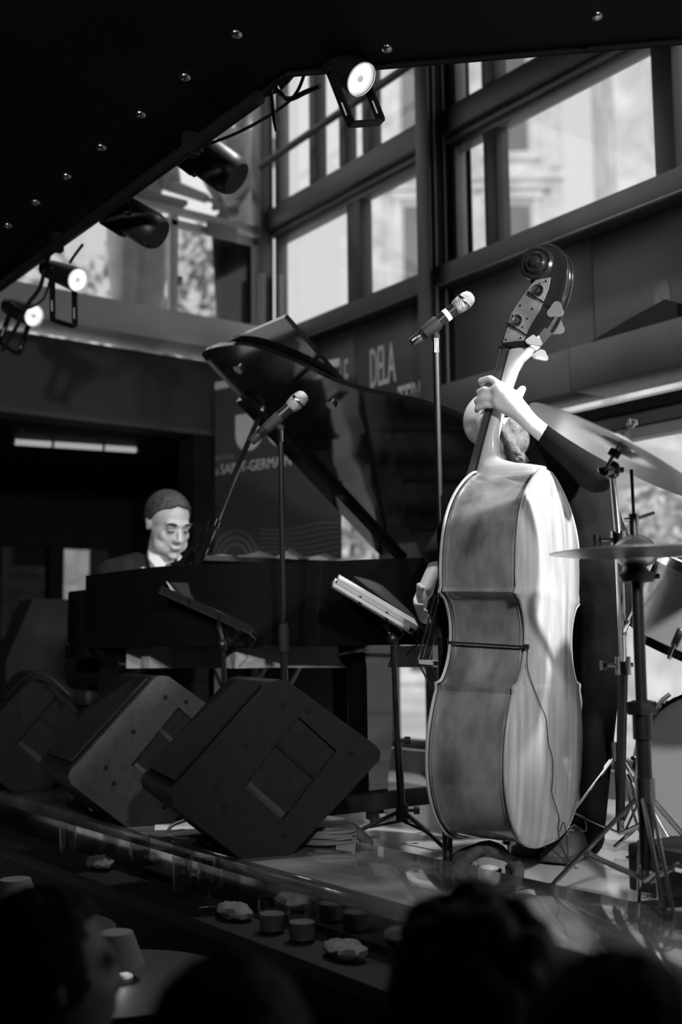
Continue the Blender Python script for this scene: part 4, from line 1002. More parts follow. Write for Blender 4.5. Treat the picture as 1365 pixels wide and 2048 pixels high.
for s in (-1, 1):
    bm = B(); ell(bm, HMb @ Vector((s*.032, .0895, .003)), (.0095, .0095, .0045), None, 10, 6); obj('eye', bm, 'hair_dark', pe)

# ---- pianist behind the piano, looking down at the keys
PS = 1.2
pi_ = thing('person', 'dark-haired pianist in dark jacket and open pale collar looking down at the keys', 'person', (PX+.46, PY+.42, STAGE))
hc = Vector((2.401, 4.556, 1.783))
HMp = head_frame(hc, Vector((.02, -.90, -.40)), Vector((-.04, -.40, .90)), PS)
def A_(x, y, z): return Vector((hc.x+x, hc.y+y, hc.z+z))
bm = B(); head_blobs(bm, HMp, 1.0, True, 1.12)
limb(bm, [(A_(0, .03, -.06), .066), (A_(0, .07, -.17), .068), (A_(0, .11, -.27), .12), (A_(0, .20, -.50), .14), (A_(0, .27, -.72), .15)])
hipz = STAGE+.58
shL, shR = A_(.215, .10, -.25), A_(-.215, .10, -.25); elL, elR = A_(.27, .02, -.53), A_(-.27, .02, -.53); wrL, wrR = A_(.14, -.22, -.46), A_(-.16, -.22, -.46)
limb(bm, [(A_(.1, .1, -.24), .08), (shL, .07), (elL, .048), (wrL, .032)]); limb(bm, [(A_(-.1, .1, -.24), .08), (shR, .07), (elR, .048), (wrR, .032)])
for s, w_ in ((1, wrL), (-1, wrR)): hand_blobs(bm, w_, (0, -1, -.15), (0, -.1, 1), .35, 1.05, -s)
hx, hy = hc.x, PY+.47
for s in (-1, 1): limb(bm, [(Vector((hx+s*.10, hy, hipz)), .11), (Vector((hx+s*.15, hy-.40, hipz+.02)), .075), (Vector((hx+s*.13, hy-.34, STAGE+.10)), .05), (Vector((hx+s*.13, hy-.50, STAGE+.05)), .035)])
limb(bm, [(A_(0, .27, -.72), .15), (Vector((hx, hy, hipz+.03)), .15)])
obj('body', weld(bm, .006, 7), 'skin', pi_, None)
bm = B()
limb(bm, [(A_(-.10, .11, -.20), .075), (shR, .092), (elR, .072), (wrR+Vector((0, .06, -.01)), .052)]); limb(bm, [(A_(.10, .11, -.20), .075), (shL, .092), (elL, .072), (wrL+Vector((0, .06, -.01)), .052)])
limb(bm, [(A_(0, .15, -.28), .13), (A_(0, .21, -.50), .158), (A_(0, .27, -.72), .168), (Vector((hx, hy, hipz+.03)), .17)])
limb(bm, [(A_(.08, .12, -.28), .11), (A_(.08, .20, -.55), .13)]); limb(bm, [(A_(-.08, .12, -.28), .11), (A_(-.08, .20, -.55), .13)])
limb(bm, [(A_(-.095, .10, -.165), .030), (A_(-.075, .03, -.24), .026), (A_(-.045, .0, -.36), .022)]); limb(bm, [(A_(.095, .10, -.165), .030), (A_(.075, .03, -.24), .026), (A_(.045, .0, -.36), .022)])
obj('jacket', weld(bm, .010, 3), 'suit_dark', pi_, None)
for s in (-1, 1):    # open shirt collar wings and front
    bm = B(); slab(bm, [A_(s*.075, .05, -.125), A_(s*.088, .02, -.165), A_(s*.060, -.055, -.245), A_(s*.022, -.035, -.205), A_(s*.045, .0, -.155)], Vector((0, -.012, .004))); obj('collar', bm, 'shirt_white', pi_)
bm = B(); limb(bm, [(A_(0, .045, -.215), .062), (A_(0, .075, -.32), .095), (A_(0, .11, -.48), .10)]); obj('shirt', weld(bm, .008, 3), 'shirt_white', pi_, None)
bm = B()
for s in (-1, 1): limb(bm, [(Vector((hx+s*.10, hy, hipz)), .13), (Vector((hx+s*.15, hy-.40, hipz+.02)), .092), (Vector((hx+s*.13, hy-.34, STAGE+.10)), .066)])
obj('trousers', weld(bm, .012, 3), 'suit_dark', pi_, None)
for s in (-1, 1): shoe(Matrix.Translation((hx+s*.13, hy-.30, STAGE+.001)) @ Matrix.Rotation(PI, 4, 'Z'), 'shoe', 'ebony', 'ebony', pi_, False)
def hairline(x, y, z):
    a_ = abs(x)/.08; t_ = min(1, max(0, (.030-y)/.055)); zb = (.092-.040*a_*a_+.002*math.sin(x*110+1))*(1-t_) + (-.018)*t_
    return z > (zb if y > -.045 else -.058) 
bm = hair_shell(HMp, hairline, 1.075, .016, .0030, 2, 96, 64)
obj('hair', weld(bm, .005, 2), 'hair_brown', pi_, None)
for s in (-1, 1):
    bm = B(); tube(bm, [HMp @ Vector((s*.018, .0995, .026)), HMp @ Vector((s*.033, .100, .031)), HMp @ Vector((s*.050, .088, .026))], .0042*PS, 6); obj('eyebrow', bm, 'hair_brown', pi_)
    bm = B(); tube(bm, [HMp @ Vector((s*.020, .0925, .0005)), HMp @ Vector((s*.032, .0945, -.0035)), HMp @ Vector((s*.045, .087, -.001))], .0024*PS, 6); obj('eyelashes', bm, 'hair_dark', pi_)
bm = B(); tube(bm, [HMp @ Vector((-.022, .1005, -.066)), HMp @ Vector((0, .1065, -.0655)), HMp @ Vector((.022, .1005, -.066))], .0020*PS, 6); obj('lip_line', bm, 'skin_dim', pi_)

# ---- audience in front of the stage, seen from behind
def chair(c, rz, label):
    t = thing('dining_chair', label, 'chair', (c[0], c[1], FLOOR), rz, 'audience chairs'); M = ORG[t]
    def put(n, bm, m): xf(bm, M); obj(n, bm, m, t)
    bm = B(); box2(bm, (-.20, -.20, .42), (.20, .20, .47), .015); put('seat', bm, 'case_black')
    bm = B(); box2(bm, (-.19, -.23, .55), (.19, -.20, .86), .012); put('backrest', bm, 'case_black')
    for sx in (-1, 1):
        for sy in (-1, 1):
            bm = B(); cyl(bm, (sx*.175, sy*.18, 0), (sx*.175, sy*.18, .42 if sy > 0 else .84), .016, n=8); put('leg', bm, 'steel_black')
def sitter(c, fwd, label, clabel, hair, skin, cloth, keep, hs=1.0, rough=.004, curls=0, hair_sc=1.10, seed=1):
    c = Vector(c); f = Vector((fwd[0], fwd[1], 0)).normalized(); sx = Vector((f.y, -f.x, 0)); U = Vector((0, 0, 1))
    base = Vector((c.x-f.x*.10, c.y-f.y*.10, FLOOR)); t = thing('person', label, 'person', base, 0, 'audience')
    def Q(a, b2, z): return Vector((c.x, c.y, c.z)) + sx*a + f*b2 + U*z
    HM = head_frame(c, f*.99+U*.05, U, hs); bm = B(); head_blobs(bm, HM)
    sz = FLOOR+.50
    limb(bm, [(Q(0, -.02, -.06), .056), (Q(0, -.04, -.17), .058), (Q(0, -.06, -.28), .11), (Q(0, -.10, -.5), .13)]); limb(bm, [(Q(0, -.10, -.5), .13), (Vector((base.x, base.y, sz)), .15)])
    for s in (-1, 1):
        limb(bm, [(Q(s*.10, -.05, -.24), .075), (Q(s*.185, -.05, -.27), .062), (Q(s*.23, -.02, -.52), .045), (Q(s*.12, .22, -.55), .033)]); hand_blobs(bm, Q(s*.12, .22, -.55), f, U, .5, 1, -s)
        hp = base+sx*s*.10; limb(bm, [(Vector((hp.x, hp.y, sz)), .10), (Vector((hp.x, hp.y, sz))+f*.42, .07), (Vector((hp.x, hp.y, FLOOR+.08))+f*.42, .05), (Vector((hp.x, hp.y, FLOOR+.04))+f*.56, .035)])
    obj('body', weld(bm, .010, 3), skin, t, None)
    bm = B(); limb(bm, [(Q(0, -.06, -.24), .095), (Q(0, -.07, -.30), .135), (Q(0, -.10, -.5), .155)]); limb(bm, [(Q(0, -.10, -.5), .155), (Vector((base.x, base.y, sz)), .172)])
    for s in (-1, 1): limb(bm, [(Q(s*.10, -.05, -.22), .085), (Q(s*.185, -.05, -.26), .080), (Q(s*.23, -.02, -.52), .060), (Q(s*.14, .17, -.55), .045)])
    obj('top', weld(bm, .012, 3), cloth, t, None)
    bm = B()
    for s in (-1, 1): hp = base+sx*s*.10; limb(bm, [(Vector((hp.x, hp.y, sz)), .118), (Vector((hp.x, hp.y, sz))+f*.42, .085), (Vector((hp.x, hp.y, FLOOR+.07))+f*.42, .062)])
    obj('trousers', weld(bm, .016, 3), 'denim_black', t, None)
    if curls:
        rnd = random.Random(seed); bm = B(); ell(bm, (0, -.02, .035), (.082, .10, .088), None, 20, 14)
        for k in range(curls):
            q = Vector((rnd.gauss(0, 1), rnd.gauss(0, 1), rnd.gauss(0, 1))).normalized()
            p = Vector((q.x*.088, -.025+q.y*.105, .030+q.z*.098))
            if keep(*p): ell(bm, p, (rnd.uniform(.018, .030),)*3, None, 8, 6)
        xf(bm, HM); obj('hair', weld(bm, .006, 1), hair, t, None)
    else: obj('hair', hair_shell(HM, keep, hair_sc, .018, rough, seed), hair, t, None)
    chair((base.x, base.y), math.atan2(f.y, f.x)-PI/2, clabel)
    return t
back_hair = lambda x, y, z: z > -.10 and (y < .02 or z > .07+.3*max(0, y))
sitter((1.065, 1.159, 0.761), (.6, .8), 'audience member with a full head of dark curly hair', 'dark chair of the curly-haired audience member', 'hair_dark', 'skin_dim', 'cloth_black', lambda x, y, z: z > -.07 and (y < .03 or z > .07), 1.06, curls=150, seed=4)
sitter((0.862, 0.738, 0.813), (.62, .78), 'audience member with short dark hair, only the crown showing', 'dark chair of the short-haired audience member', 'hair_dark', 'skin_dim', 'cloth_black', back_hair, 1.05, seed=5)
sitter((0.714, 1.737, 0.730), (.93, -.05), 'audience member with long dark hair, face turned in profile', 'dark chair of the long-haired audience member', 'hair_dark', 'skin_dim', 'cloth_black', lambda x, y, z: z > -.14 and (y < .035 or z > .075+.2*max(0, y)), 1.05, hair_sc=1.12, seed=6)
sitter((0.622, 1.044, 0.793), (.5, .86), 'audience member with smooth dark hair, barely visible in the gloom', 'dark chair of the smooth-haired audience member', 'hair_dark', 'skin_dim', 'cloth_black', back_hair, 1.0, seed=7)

# empty chair with a pale jacket thrown over its back
jc = Vector((1.07, 2.07, FLOOR)); ja = math.atan2(-.45, .9)
chair((jc.x, jc.y), ja-PI/2+PI*.0, 'empty dark chair carrying a pale jacket')
bm = B(); Mj = Matrix.Translation(jc) @ Matrix.Rotation(ja-PI/2, 4, 'Z'); rnd = random.Random(8); g = []
for i in range(15):
    row = []
    for j in range(13):
        u_ = i/14-.5; v_ = j/12; y_ = -.215+.034*math.copysign(1, v_-.5)*min(1, abs(v_-.5)*8); z_ = .885-.30*abs(v_-.5)*2*(1 if v_ < .5 else .75)+.012*math.cos(u_*21)*(.3+abs(v_-.5)); z_ -= .10*u_*u_
        row.append(bm.verts.new(Mj @ Vector((u_*.44, y_+.012*math.sin(u_*27+v_*5), z_+rnd.uniform(-.003, .003)))))
    g.append(row)
for i in range(14):
    for j in range(12): bm.faces.new((g[i][j], g[i+1][j], g[i+1][j+1], g[i][j+1]))
bmesh.ops.solidify(bm, geom=bm.faces[:], thickness=.010)
single('jacket', bm, 'trousers_pale', 'pale creased jacket thrown over the back of an empty chair', 'jacket', None, 70)

# ---- two people on the terrace behind the balustrade
def stander(c, fwd, feetz, label, polo, pants, hair, arms, hs=1.0):
    c = Vector(c); f = Vector((fwd[0], fwd[1], 0)).normalized(); sx = Vector((f.y, -f.x, 0)); U = Vector((0, 0, 1))
    t = thing('person', label, 'person', (c.x, c.y, feetz), 0, 'people on the terrace')
    def Q(a, b2, z): return c + sx*a + f*b2 + U*z
    H = c.z-feetz; HM = head_frame(c, f*.9-U*.35, U, hs); bm = B(); head_blobs(bm, HM)
    pel = Q(0, -.08, -(H-.92*H/1.6)); pz = feetz+.90*H/1.55
    limb(bm, [(Q(0, -.02, -.06), .056), (Q(0, -.04, -.17), .06), (Q(0, -.06, -.30), .12), (Q(0, -.08, -.5), .13), (Vector((c.x, c.y, pz))-f*.08, .13)])
    for s, (e, w_) in zip((-1, 1), arms):
        limb(bm, [(Q(s*.1, -.05, -.25), .075), (Q(s*.19, -.04, -.27), .06), (Vector(e), .045), (Vector(w_), .033)]); hand_blobs(bm, w_, (Vector(w_)-Vector(e)), U, .6, 1.05, -s)
        b2 = Vector((c.x, c.y, pz))-f*.08+sx*s*.09; limb(bm, [(b2, .10), (Vector((b2.x, b2.y, (pz+feetz)/2)), .065), (Vector((b2.x, b2.y, feetz+.08)), .045), (Vector((b2.x, b2.y, feetz+.045))+f*.16, .035)])
    obj('body', weld(bm, .011, 2), 'skin', t, None)
    bm = B(); limb(bm, [(Q(0, -.05, -.20), .07), (Q(0, -.06, -.30), .145), (Q(0, -.07, -.5), .16), (Vector((c.x, c.y, pz))-f*.08, .165)])
    for s, (e, w_) in zip((-1, 1), arms): limb(bm, [(Q(s*.1, -.05, -.24), .095), (Q(s*.19, -.04, -.27), .082), (Q(s*.19, -.04, -.27).lerp(Vector(e), .75), .07)])
    obj('shirt', weld(bm, .013, 3), polo, t, None)
    bm = B()
    for s in (-1, 1): b2 = Vector((c.x, c.y, pz))-f*.08+sx*s*.09; limb(bm, [(b2, .125), (Vector((b2.x, b2.y, (pz+feetz)/2)), .088), (Vector((b2.x, b2.y, feetz+.05)), .075)])
    obj('trousers', weld(bm, .014, 3), pants, t, None)
    obj('hair', hair_shell(HM, lambda x, y, z: z > -.05 and (y < .03 or z > .075), 1.06, .014, .004, 3), hair, t, None)
stander((4.041, 6.580, 5.045), (-.35, -1), 2.95, 'grey-haired person in grey polo shirt leaning on the terrace handrail', 'polo_grey', 'denim_black', 'hair_white', (((4.211, 6.500, 4.640), (3.815, 6.270, 4.188)), ((3.666, 6.500, 4.466), (3.669, 6.270, 4.144))), 1.08)
stander((3.293, 6.660, 4.729), (-.2, -1), 2.95, 'person in pale trousers standing behind the glass balustrade', 'polo_grey', 'trousers_pale', 'hair_dark', (((3.465, 6.550, 4.304), (3.556, 6.270, 4.148)), ((3.054, 6.550, 4.280), (2.868, 6.270, 4.065))), 1.0)

# ================================================================== microphones and stands
def microphone(label, tail, head, m_body='steel_black', band=True):
    tail = Vector(tail); head = Vector(head); d = (head-tail).normalized(); L = (head-tail).length
    t = thing('microphone', label, 'microphone', (tail+head)/2, 0, 'stage microphones'); M = Matrix.Translation(tail) @ Vector((0, 0, 1)).rotation_difference(d).to_matrix().to_4x4()
    k = L/.235
    bm = B(); lathe(bm, [(.012*k, 0), (.0145*k, .004*k), (.0150*k, .035*k), (.0145*k, .037*k), (.0165*k, .040*k), (.0180*k, .10*k), (.0200*k, .172*k), (.0205*k, .178*k)], 24, M); b_ = obj('handle', bm, m_body, t)
    bm = B(); lathe(bm, [(.0120*k, -.001), (.0152*k, .005*k), (.0156*k, .033*k)], 24, M, False); obj('antenna_cap', bm, 'rubber' if not band else 'steel', b_)
    if band:
        bm = B(); lathe(bm, [(.0202*k, .135*k), (.0212*k, .136*k), (.0214*k, .150*k), (.0206*k, .151*k)], 24, M, False); obj('ring_tag', bm, 'paper', b_)
    bm = B(); lathe(bm, [(.0200*k, .176*k), (.0235*k, .182*k), (.0265*k, .200*k), (.0270*k, .212*k), (.0262*k, .226*k), (.0215*k, .240*k), (.012*k, .247*k), (0, .249*k)], 28, M); g = obj('grille', bm, 'mic_mesh', t)
    bm = B(); lathe(bm, [(.0272*k, .206*k), (.0280*k, .208*k), (.0280*k, .214*k), (.0272*k, .216*k)], 28, M, False); obj('grille_band', bm, 'steel', g)
    return t
def mic_stand(label, base, top, joint_f, r0, r1, clip_to, round_base=True, group='straight microphone stands'):
    base = Vector(base); top = Vector(top); t = thing('microphone_stand', label, 'stand', base, 0, group)
    j = base.lerp(top, joint_f); bm = B(); cyl(bm, base, j, r0, n=14); obj('lower_tube', bm, 'steel_black', t)
    bm = B(); cyl(bm, j, top, r1, n=14); obj('upper_tube', bm, 'steel_black', t)
    d = (top-base).normalized(); bm = B(); cyl(bm, j-d*.05, j+d*.035, r0*1.35, n=14); cyl(bm, j+d*.035, j+d*.05, r0*1.1, n=14); obj('clutch', bm, 'rubber', t)
    if round_base:
        M = Matrix.Translation((base.x, base.y, STAGE)); bm = B(); lathe(bm, [(0, 0), (.09, 0), (.09, .012), (.08, .020), (.04, .026), (.022, .034), (0, .034)], 32, M); obj('base', bm, 'steel_black', t)
    # clip: split socket on a swivel
    c = Vector(clip_to); bm = B(); cyl(bm, top, top+d*.045, r1*1.25, n=12); obj('thread', bm, 'chrome', t)
    bm = B(); ell(bm, top+d*.05, (.014, .014, .016), None, 10, 8); cyl(bm, top+d*.05, c, .010, .012, 10); obj('swivel', bm, 'rubber', t)
    return t, c
def clip_shell(t, tail, head, f0, f1, r):
    tail = Vector(tail); head = Vector(head); d = (head-tail).normalized(); L = (head-tail).length
    M = Matrix.Translation(tail) @ Vector((0, 0, 1)).rotation_difference(d).to_matrix().to_4x4()
    bm = B(); lathe(bm, [(r*.9, L*f0), (r, L*f0+.002), (r*1.15, L*f1-.002), (r*1.1, L*f1), (r*.95, L*f1), (r*.85, L*f0)], 20, M, False); obj('clip', bm, 'rubber', t)
tl, hd_ = (2.274, 2.688, 2.179), (2.399, 2.577, 2.306)
microphone('wireless microphone with a white ring high on the stand before the bass', tl, (2.412, 2.565, 2.320))
t, c = mic_stand('tall black microphone stand in front of the double bass', (2.358, 2.660, 0.550), (2.338, 2.645, 2.146), .47, .0155, .0105, (2.328, 2.643, 2.211))
clip_shell(t, tl, (2.412, 2.565, 2.320), .20, .46, .0205)
tl2 = (2.171, 3.483, 1.971); he2 = (2.314, 3.354, 2.134)
microphone('black wireless microphone pointing up in front of the piano', tl2, he2, band=False)
t, c = mic_stand('black microphone stand between the wedge monitors and the piano', (2.363, 3.548, STAGE), (2.259, 3.418, 1.970), .5, .0140, .0100, (2.242, 3.422, 2.035))
clip_shell(t, tl2, he2, .28, .56, .0200)

# ---------------------------------------------------------------- music stands
def music_stand(label, l0, l1, away, wd, foot, neck, spread, reach=.24, r=.012):
    l0 = Vector(l0); l1 = Vector(l1); aw = Vector(away).normalized()*wd; foot = Vector(foot); neck = Vector(neck)
    t = thing('music_stand', label, 'music stand', foot, 0, 'folding music stands')
    n = (l1-l0).cross(aw).normalized(); n = -n if n.z < 0 else n
    bm = B()
    for f in (0, .33, .67, 1): tube(bm, [l0+aw*f, l1+aw*f], .0035, 6)
    for f in (0, .25, .5, .75, 1): tube(bm, [l0.lerp(l1, f), l0.lerp(l1, f)+aw], .0035, 6)
    slab(bm, [l0+aw*.0, l1+aw*.0, l1+n*.03, l0+n*.03], aw.normalized()*.003); dk = obj('desk', bm, 'steel_black', t)
    for f in (.33, .66):
        p = l0.lerp(l1, f); bm = B(); box(bm, p+n*.012, (.010, .012, .032)); obj('clip', bm, 'steel_black', dk)
    d = (l1-l0).normalized()
    for q in (.82, 1.0):   # folding page holders hanging down
        p = l0.lerp(l1, q); bm = B(); tube(bm, [p, p+d*.03+n*-.01, p+d*.012-n*.07], .003, 6); obj('page_holder', bm, 'steel_black', dk)
    mid = neck.lerp(foot, .5)
    bm = B(); cyl(bm, neck, mid, r*.8, n=12); obj('upper_tube', bm, 'steel_black', t)
    bm = B(); cyl(bm, mid, foot+Vector((0, 0, .10)), r*1.15, n=12); obj('lower_tube', bm, 'steel_black', t)
    bm = B(); ell(bm, neck, (.02, .02, .025), None, 10, 8); cyl(bm, neck, l0.lerp(l1, .62)+aw*.3, .010, n=8); obj('tilt_joint', bm, 'steel_black', t)
    kx = (RIGHT*.04); bm = B(); cyl(bm, mid, mid+kx, .005, n=8); cyl(bm, mid+kx*.6, mid+kx*1.1, .013, n=10); obj('knob', bm, 'rubber', t)
    hub = foot+Vector((0, 0, .11)); bm = B(); cyl(bm, hub-Vector((0, 0, .035)), hub+Vector((0, 0, .02)), .022, n=12); hb = obj('hub', bm, 'rubber', t)
    bm = B(); cyl(bm, hub, hub+RIGHT*.05, .006, n=8); cyl(bm, hub+RIGHT*.04, hub+RIGHT*.06, .014, n=10); obj('knob', bm, 'rubber', hb)
    for k in range(3):
        a = spread+k*2*PI/3; e = foot+Vector((math.cos(a)*reach, math.sin(a)*reach, .007)); bm = B()
        tube(bm, [hub, e], .0075, 6); bb = hub.lerp(e, .55); tube(bm, [hub-Vector((0, 0, .035)), bb], .005, 6); lg = obj('leg', bm, 'steel_black', t)
        bm = B(); ell(bm, e, (.011, .011, .0068), None, 8, 6); obj('foot', bm, 'rubber', lg)
    return n
pa, pb_ = (2.342, 3.223, 1.430), (2.528, 3.010, 1.260)
n1 = music_stand('black folding music stand loaded with a thick folder beside the bass', pa, pb_, AHEAD*.97+Vector((0, 0, .14)), .24, (2.564, 3.126, 0.550), (2.524, 3.114, 1.251), .5)
aw = (AHEAD*.97+Vector((0, 0, .14))).normalized()
for k, (f0, f1, th, off_, m_, lb) in enumerate(((.0, .97, .004, .003, 'paper_dim', 'dull folder cover lying against the music stand desk'), (.0, .93, .012, .009, 'paper', 'stack of white music sheets clipped on the loaded music stand'), (.02, 1.0, .016, .023, 'paper_dim', 'speckled board folder on top of the loaded music stand'))):
    A0, A1 = Vector(pa), Vector(pb_); s0 = A0.lerp(A1, f0)+n1*off_-aw*(.012 if k == 1 else .002); s1 = A0.lerp(A1, f1)+n1*off_-aw*(.012 if k == 1 else .002)
    bm = B(); slab(bm, [s0, s1, s1+aw*.21, s0+aw*.21], n1*th); single('music_folder', bm, m_, lb, 'sheet music', 'music on the loaded stand')
pa, pb_ = (2.014, 3.891, 1.435), (2.248, 3.615, 1.276)
n2 = music_stand('black folding music stand in front of the piano with one curling sheet', pa, pb_, AHEAD*.97+Vector((0, 0, .17)), .24, (2.27, 3.80, .586), (2.201, 3.731, 1.236), 1.1, .13)
A0, A1 = Vector(pa), Vector(pb_); aw = (AHEAD*.97+Vector((0, 0, .17))).normalized(); bm = B(); g = []
for i in range(8):
    row = []
    for j in range(5):
        f = .02+.75*i/7; p = A0.lerp(A1, f)+aw*(.01+.20*j/4)+n2*(.006+.045*max(0, 1-i/2.2)**2*(1-j/5)); row.append(bm.verts.new(p))
    g.append(row)
for i in range(7):
    for j in range(4): bm.faces.new((g[i][j], g[i+1][j], g[i+1][j+1], g[i][j+1]))
bmesh.ops.solidify(bm, geom=bm.faces[:], thickness=.0015)
single('music_sheet', bm, 'paper', 'curling music sheet on the dark music stand before the piano', 'sheet music')

# ================================================================== floor monitors
WPROF = [(-.12, 0), (.045, 0), (.345, .275), (.350, .300), (.330, .325), (.035, .535), (.010, .540), (-.020, .532), (-.325, .215), (-.335, .190), (-.325, .165)]
def wedge(label, at_, ang, lum, width=.50, hole=True, sc=1.0, name='wedge_monitor'):
    # local x lies in the end panel, y runs along the cabinet (away), z up
    t = thing(name, label, 'loudspeaker', at_, ang, 'wedge monitors on the apron'); M = ORG[t]
    P = [(x*sc, z*sc) for x, z in WPROF]
    bm = B(); a = [bm.verts.new((x, .012, z)) for x, z in P]; b2 = [bm.verts.new((x, width, z)) for x, z in P]
    bridge(bm, a, b2); cap(bm, b2); cap(bm, a, True); xf(bm, M); cab_ = obj('cabinet', bm, 'speaker_black', t, 30)
    u = Vector((.66, .75)).normalized(); v = Vector((-u.y, u.x)); c = Vector((.045, .265))
    R = [c+u*(a1*.135)+v*(b1*.085) for a1, b1 in ((-1, -1), (1, -1), (1, 1), (-1, 1))]
    bm = B(); outer = [bm.verts.new((x, 0, z)) for x, z in P]; inner = [bm.verts.new((q.x*sc, 0, q.y*sc)) for q in R]
    es = [bm.edges.new((outer[i], outer[(i+1) % len(outer)])) for i in range(len(outer))] + [bm.edges.new((inner[i], inner[(i+1) % 4])) for i in range(4)]
    bmesh.ops.triangle_fill(bm, use_beauty=True, use_dissolve=False, edges=es)
    ob = [bm.verts.new((x, .0125, z)) for x, z in P]; bridge(bm, outer, ob)
    ib = [bm.verts.new((q.x*sc, .06, q.y*sc)) for q in R]; bridge(bm, inner, ib)
    xf(bm, M); ep = obj('end_panel', bm, lum, t, 30)
    bm = B(); f = [bm.verts.new((q.x*sc, .0125, q.y*sc)) for q in R]; g2 = [bm.verts.new((q.x*sc*1.0, .065, q.y*sc)) for q in R]; bridge(bm, f, g2); cap(bm, g2); xf(bm, M); obj('handle_recess', bm, 'matte_black', ep)
    q0 = c+u*-.0-v*.083; q1 = c+v*.083; bm = B(); tube(bm, [(q0.x*sc+.02, .016, q0.y*sc+.02), (q1.x*sc+.02, .016, q1.y*sc+.02)], .012*sc, 8); xf(bm, M); obj('handle_bar', bm, lum, ep)
    q0 = c-u*.128-v*.075; q1 = c-u*.128+v*.075; bm = B(); tube(bm, [(q0.x*sc, .012, q0.y*sc), (q1.x*sc, .012, q1.y*sc)], .016*sc, 8); xf(bm, M); obj('handle_lip', bm, 'speaker_lip_highlight', ep)
    # perforated grille on the upper left face
    bm = B(); p0 = Vector((-.31, 0, .235)); p1 = Vector((-.03, 0, .525)); d = (p1-p0).normalized(); nn = Vector((-d.z, 0, d.x))
    slab(bm, [(p0+nn*.002)*sc+Vector((0, .05, 0)), (p1+nn*.002)*sc+Vector((0, .05, 0)), (p1+nn*.002)*sc+Vector((0, width-.04, 0)), (p0+nn*.002)*sc+Vector((0, width-.04, 0))], nn*.008); xf(bm, M); obj('grille', bm, 'matte_black', t)
    for x, z in ((-.20, .215), (-.10, .34), (.02, .46), (.10, .44), (.25, .30), (.02, .06), (-.17, .16)):
        bm = B(); cyl(bm, (x*sc, .002, z*sc), (x*sc, -.003, z*sc), .009, n=10); xf(bm, M); obj('bolt', bm, 'matte_black', ep)
    return t
# local -y (the end panel) turned towards the hall
wa = math.radians(-8)
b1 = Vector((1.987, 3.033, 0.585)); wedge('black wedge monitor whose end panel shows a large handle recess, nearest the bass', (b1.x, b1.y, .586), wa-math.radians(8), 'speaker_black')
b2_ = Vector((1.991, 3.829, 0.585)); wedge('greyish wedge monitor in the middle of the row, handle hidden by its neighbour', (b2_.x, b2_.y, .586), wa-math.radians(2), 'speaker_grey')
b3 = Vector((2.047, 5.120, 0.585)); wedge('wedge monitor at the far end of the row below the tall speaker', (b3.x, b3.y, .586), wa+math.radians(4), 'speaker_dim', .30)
# tall side-fill speaker behind the row
t = thing('stage_speaker', 'dark stage loudspeaker with slanted front standing behind the far wedge', 'loudspeaker', (2.44, 5.92, STAGE), math.radians(-8)); M = ORG[t]
bm = B(); slab(bm, [(-.28, -.15, 0), (.30, -.15, 0), (.30, -.15, .78), (.24, -.15, .94), (-.16, -.15, .94), (-.29, -.15, .62)], (0, .30, 0)); xf(bm, M); obj('cabinet', bm, 'speaker_black', t, 30)
bm = B(); slab(bm, [(-.22, -.152, .05), (.24, -.152, .05), (.24, -.152, .74), (.19, -.152, .87), (-.12, -.152, .87), (-.23, -.152, .60)], (0, -.008, 0)); xf(bm, M); obj('grille', bm, 'speaker_dim', t, 30)

# ================================================================== drum kit
def cymbal(name, label, c, nrm, r, bell=.045):
    t = thing(name, label, 'cymbal', c, 0, 'cymbals'); M = Matrix.Translation(Vector(c)) @ Vector((0, 0, 1)).rotation_difference(Vector(nrm).normalized()).to_matrix().to_4x4()
    bm = B(); pr = [(.008, .030), (.022, .028), (bell*.8, .018), (bell, .010), (bell*1.1, .006), (r*.5, -.002), (r*.8, -.008), (r, -.015), (r, -.0165), (r*.8, -.0095), (r*.5, -.0035), (bell*1.1, .0045), (bell, .0085), (bell*.8, .0165), (.022, .0265), (.008, .0285)]
    lathe(bm, pr+[pr[0]], 64, M, False); return obj('disc', bm, 'cymbal', t, 40), t, M
rc = Vector((2.351, 1.943, 1.744)); rn = (RIGHT*.507+Vector((0, 0, 1))*.862-AHEAD*.12).normalized()
_, rt, RM = cymbal('ride_cymbal', 'large ride cymbal tilted steeply on a boom stand', rc, rn, .257)
cs = thing('cymbal_stand', 'chrome cymbal boom stand holding the tilted ride cymbal', 'stand', (2.950, 2.490, 0.550))
pbase = Vector((2.950, 2.490, 0.550)); ptil = Vector((2.436, 2.037, 1.701))
bm = B(); cyl(bm, rc-rn*.075, rc+rn*.075, .005, n=10); obj('cymbal_rod', bm, 'steel', cs)
bm = B(); cyl(bm, rc-rn*.030, rc-rn*.012, .016, n=14); cyl(bm, rc+rn*.031, rc+rn*.042, .014, n=14); obj('felt', bm, 'rubber', cs)
bm = B(); cyl(bm, rc+rn*.060, rc+rn*.078, .011, n=8); box(bm, rc+rn*.074, (.034, .008, .014)); obj('wing_nut', bm, 'steel', cs)
bm = B(); tube(bm, [rc-rn*.075, ptil], .012, 10); ell(bm, ptil, (.022, .022, .026), None, 12, 8); cyl(bm, ptil-RIGHT*.04, ptil+RIGHT*.03, .008, n=8); obj('tilter', bm, 'steel_black', cs)
pm = Vector((2.524, 2.099, 1.517)); pm2 = Vector((2.755, 2.292, 1.163))
bm = B(); tube(bm, [ptil, pm], .0095, 12); obj('top_tube', bm, 'chrome', cs)
bm = B(); tube(bm, [pm, pm2], .012, 12); obj('middle_tube', bm, 'chrome', cs)
bm = B(); tube(bm, [pm2, pbase+Vector((0, 0, .12))], .015, 12); obj('lower_tube', bm, 'steel_black', cs)
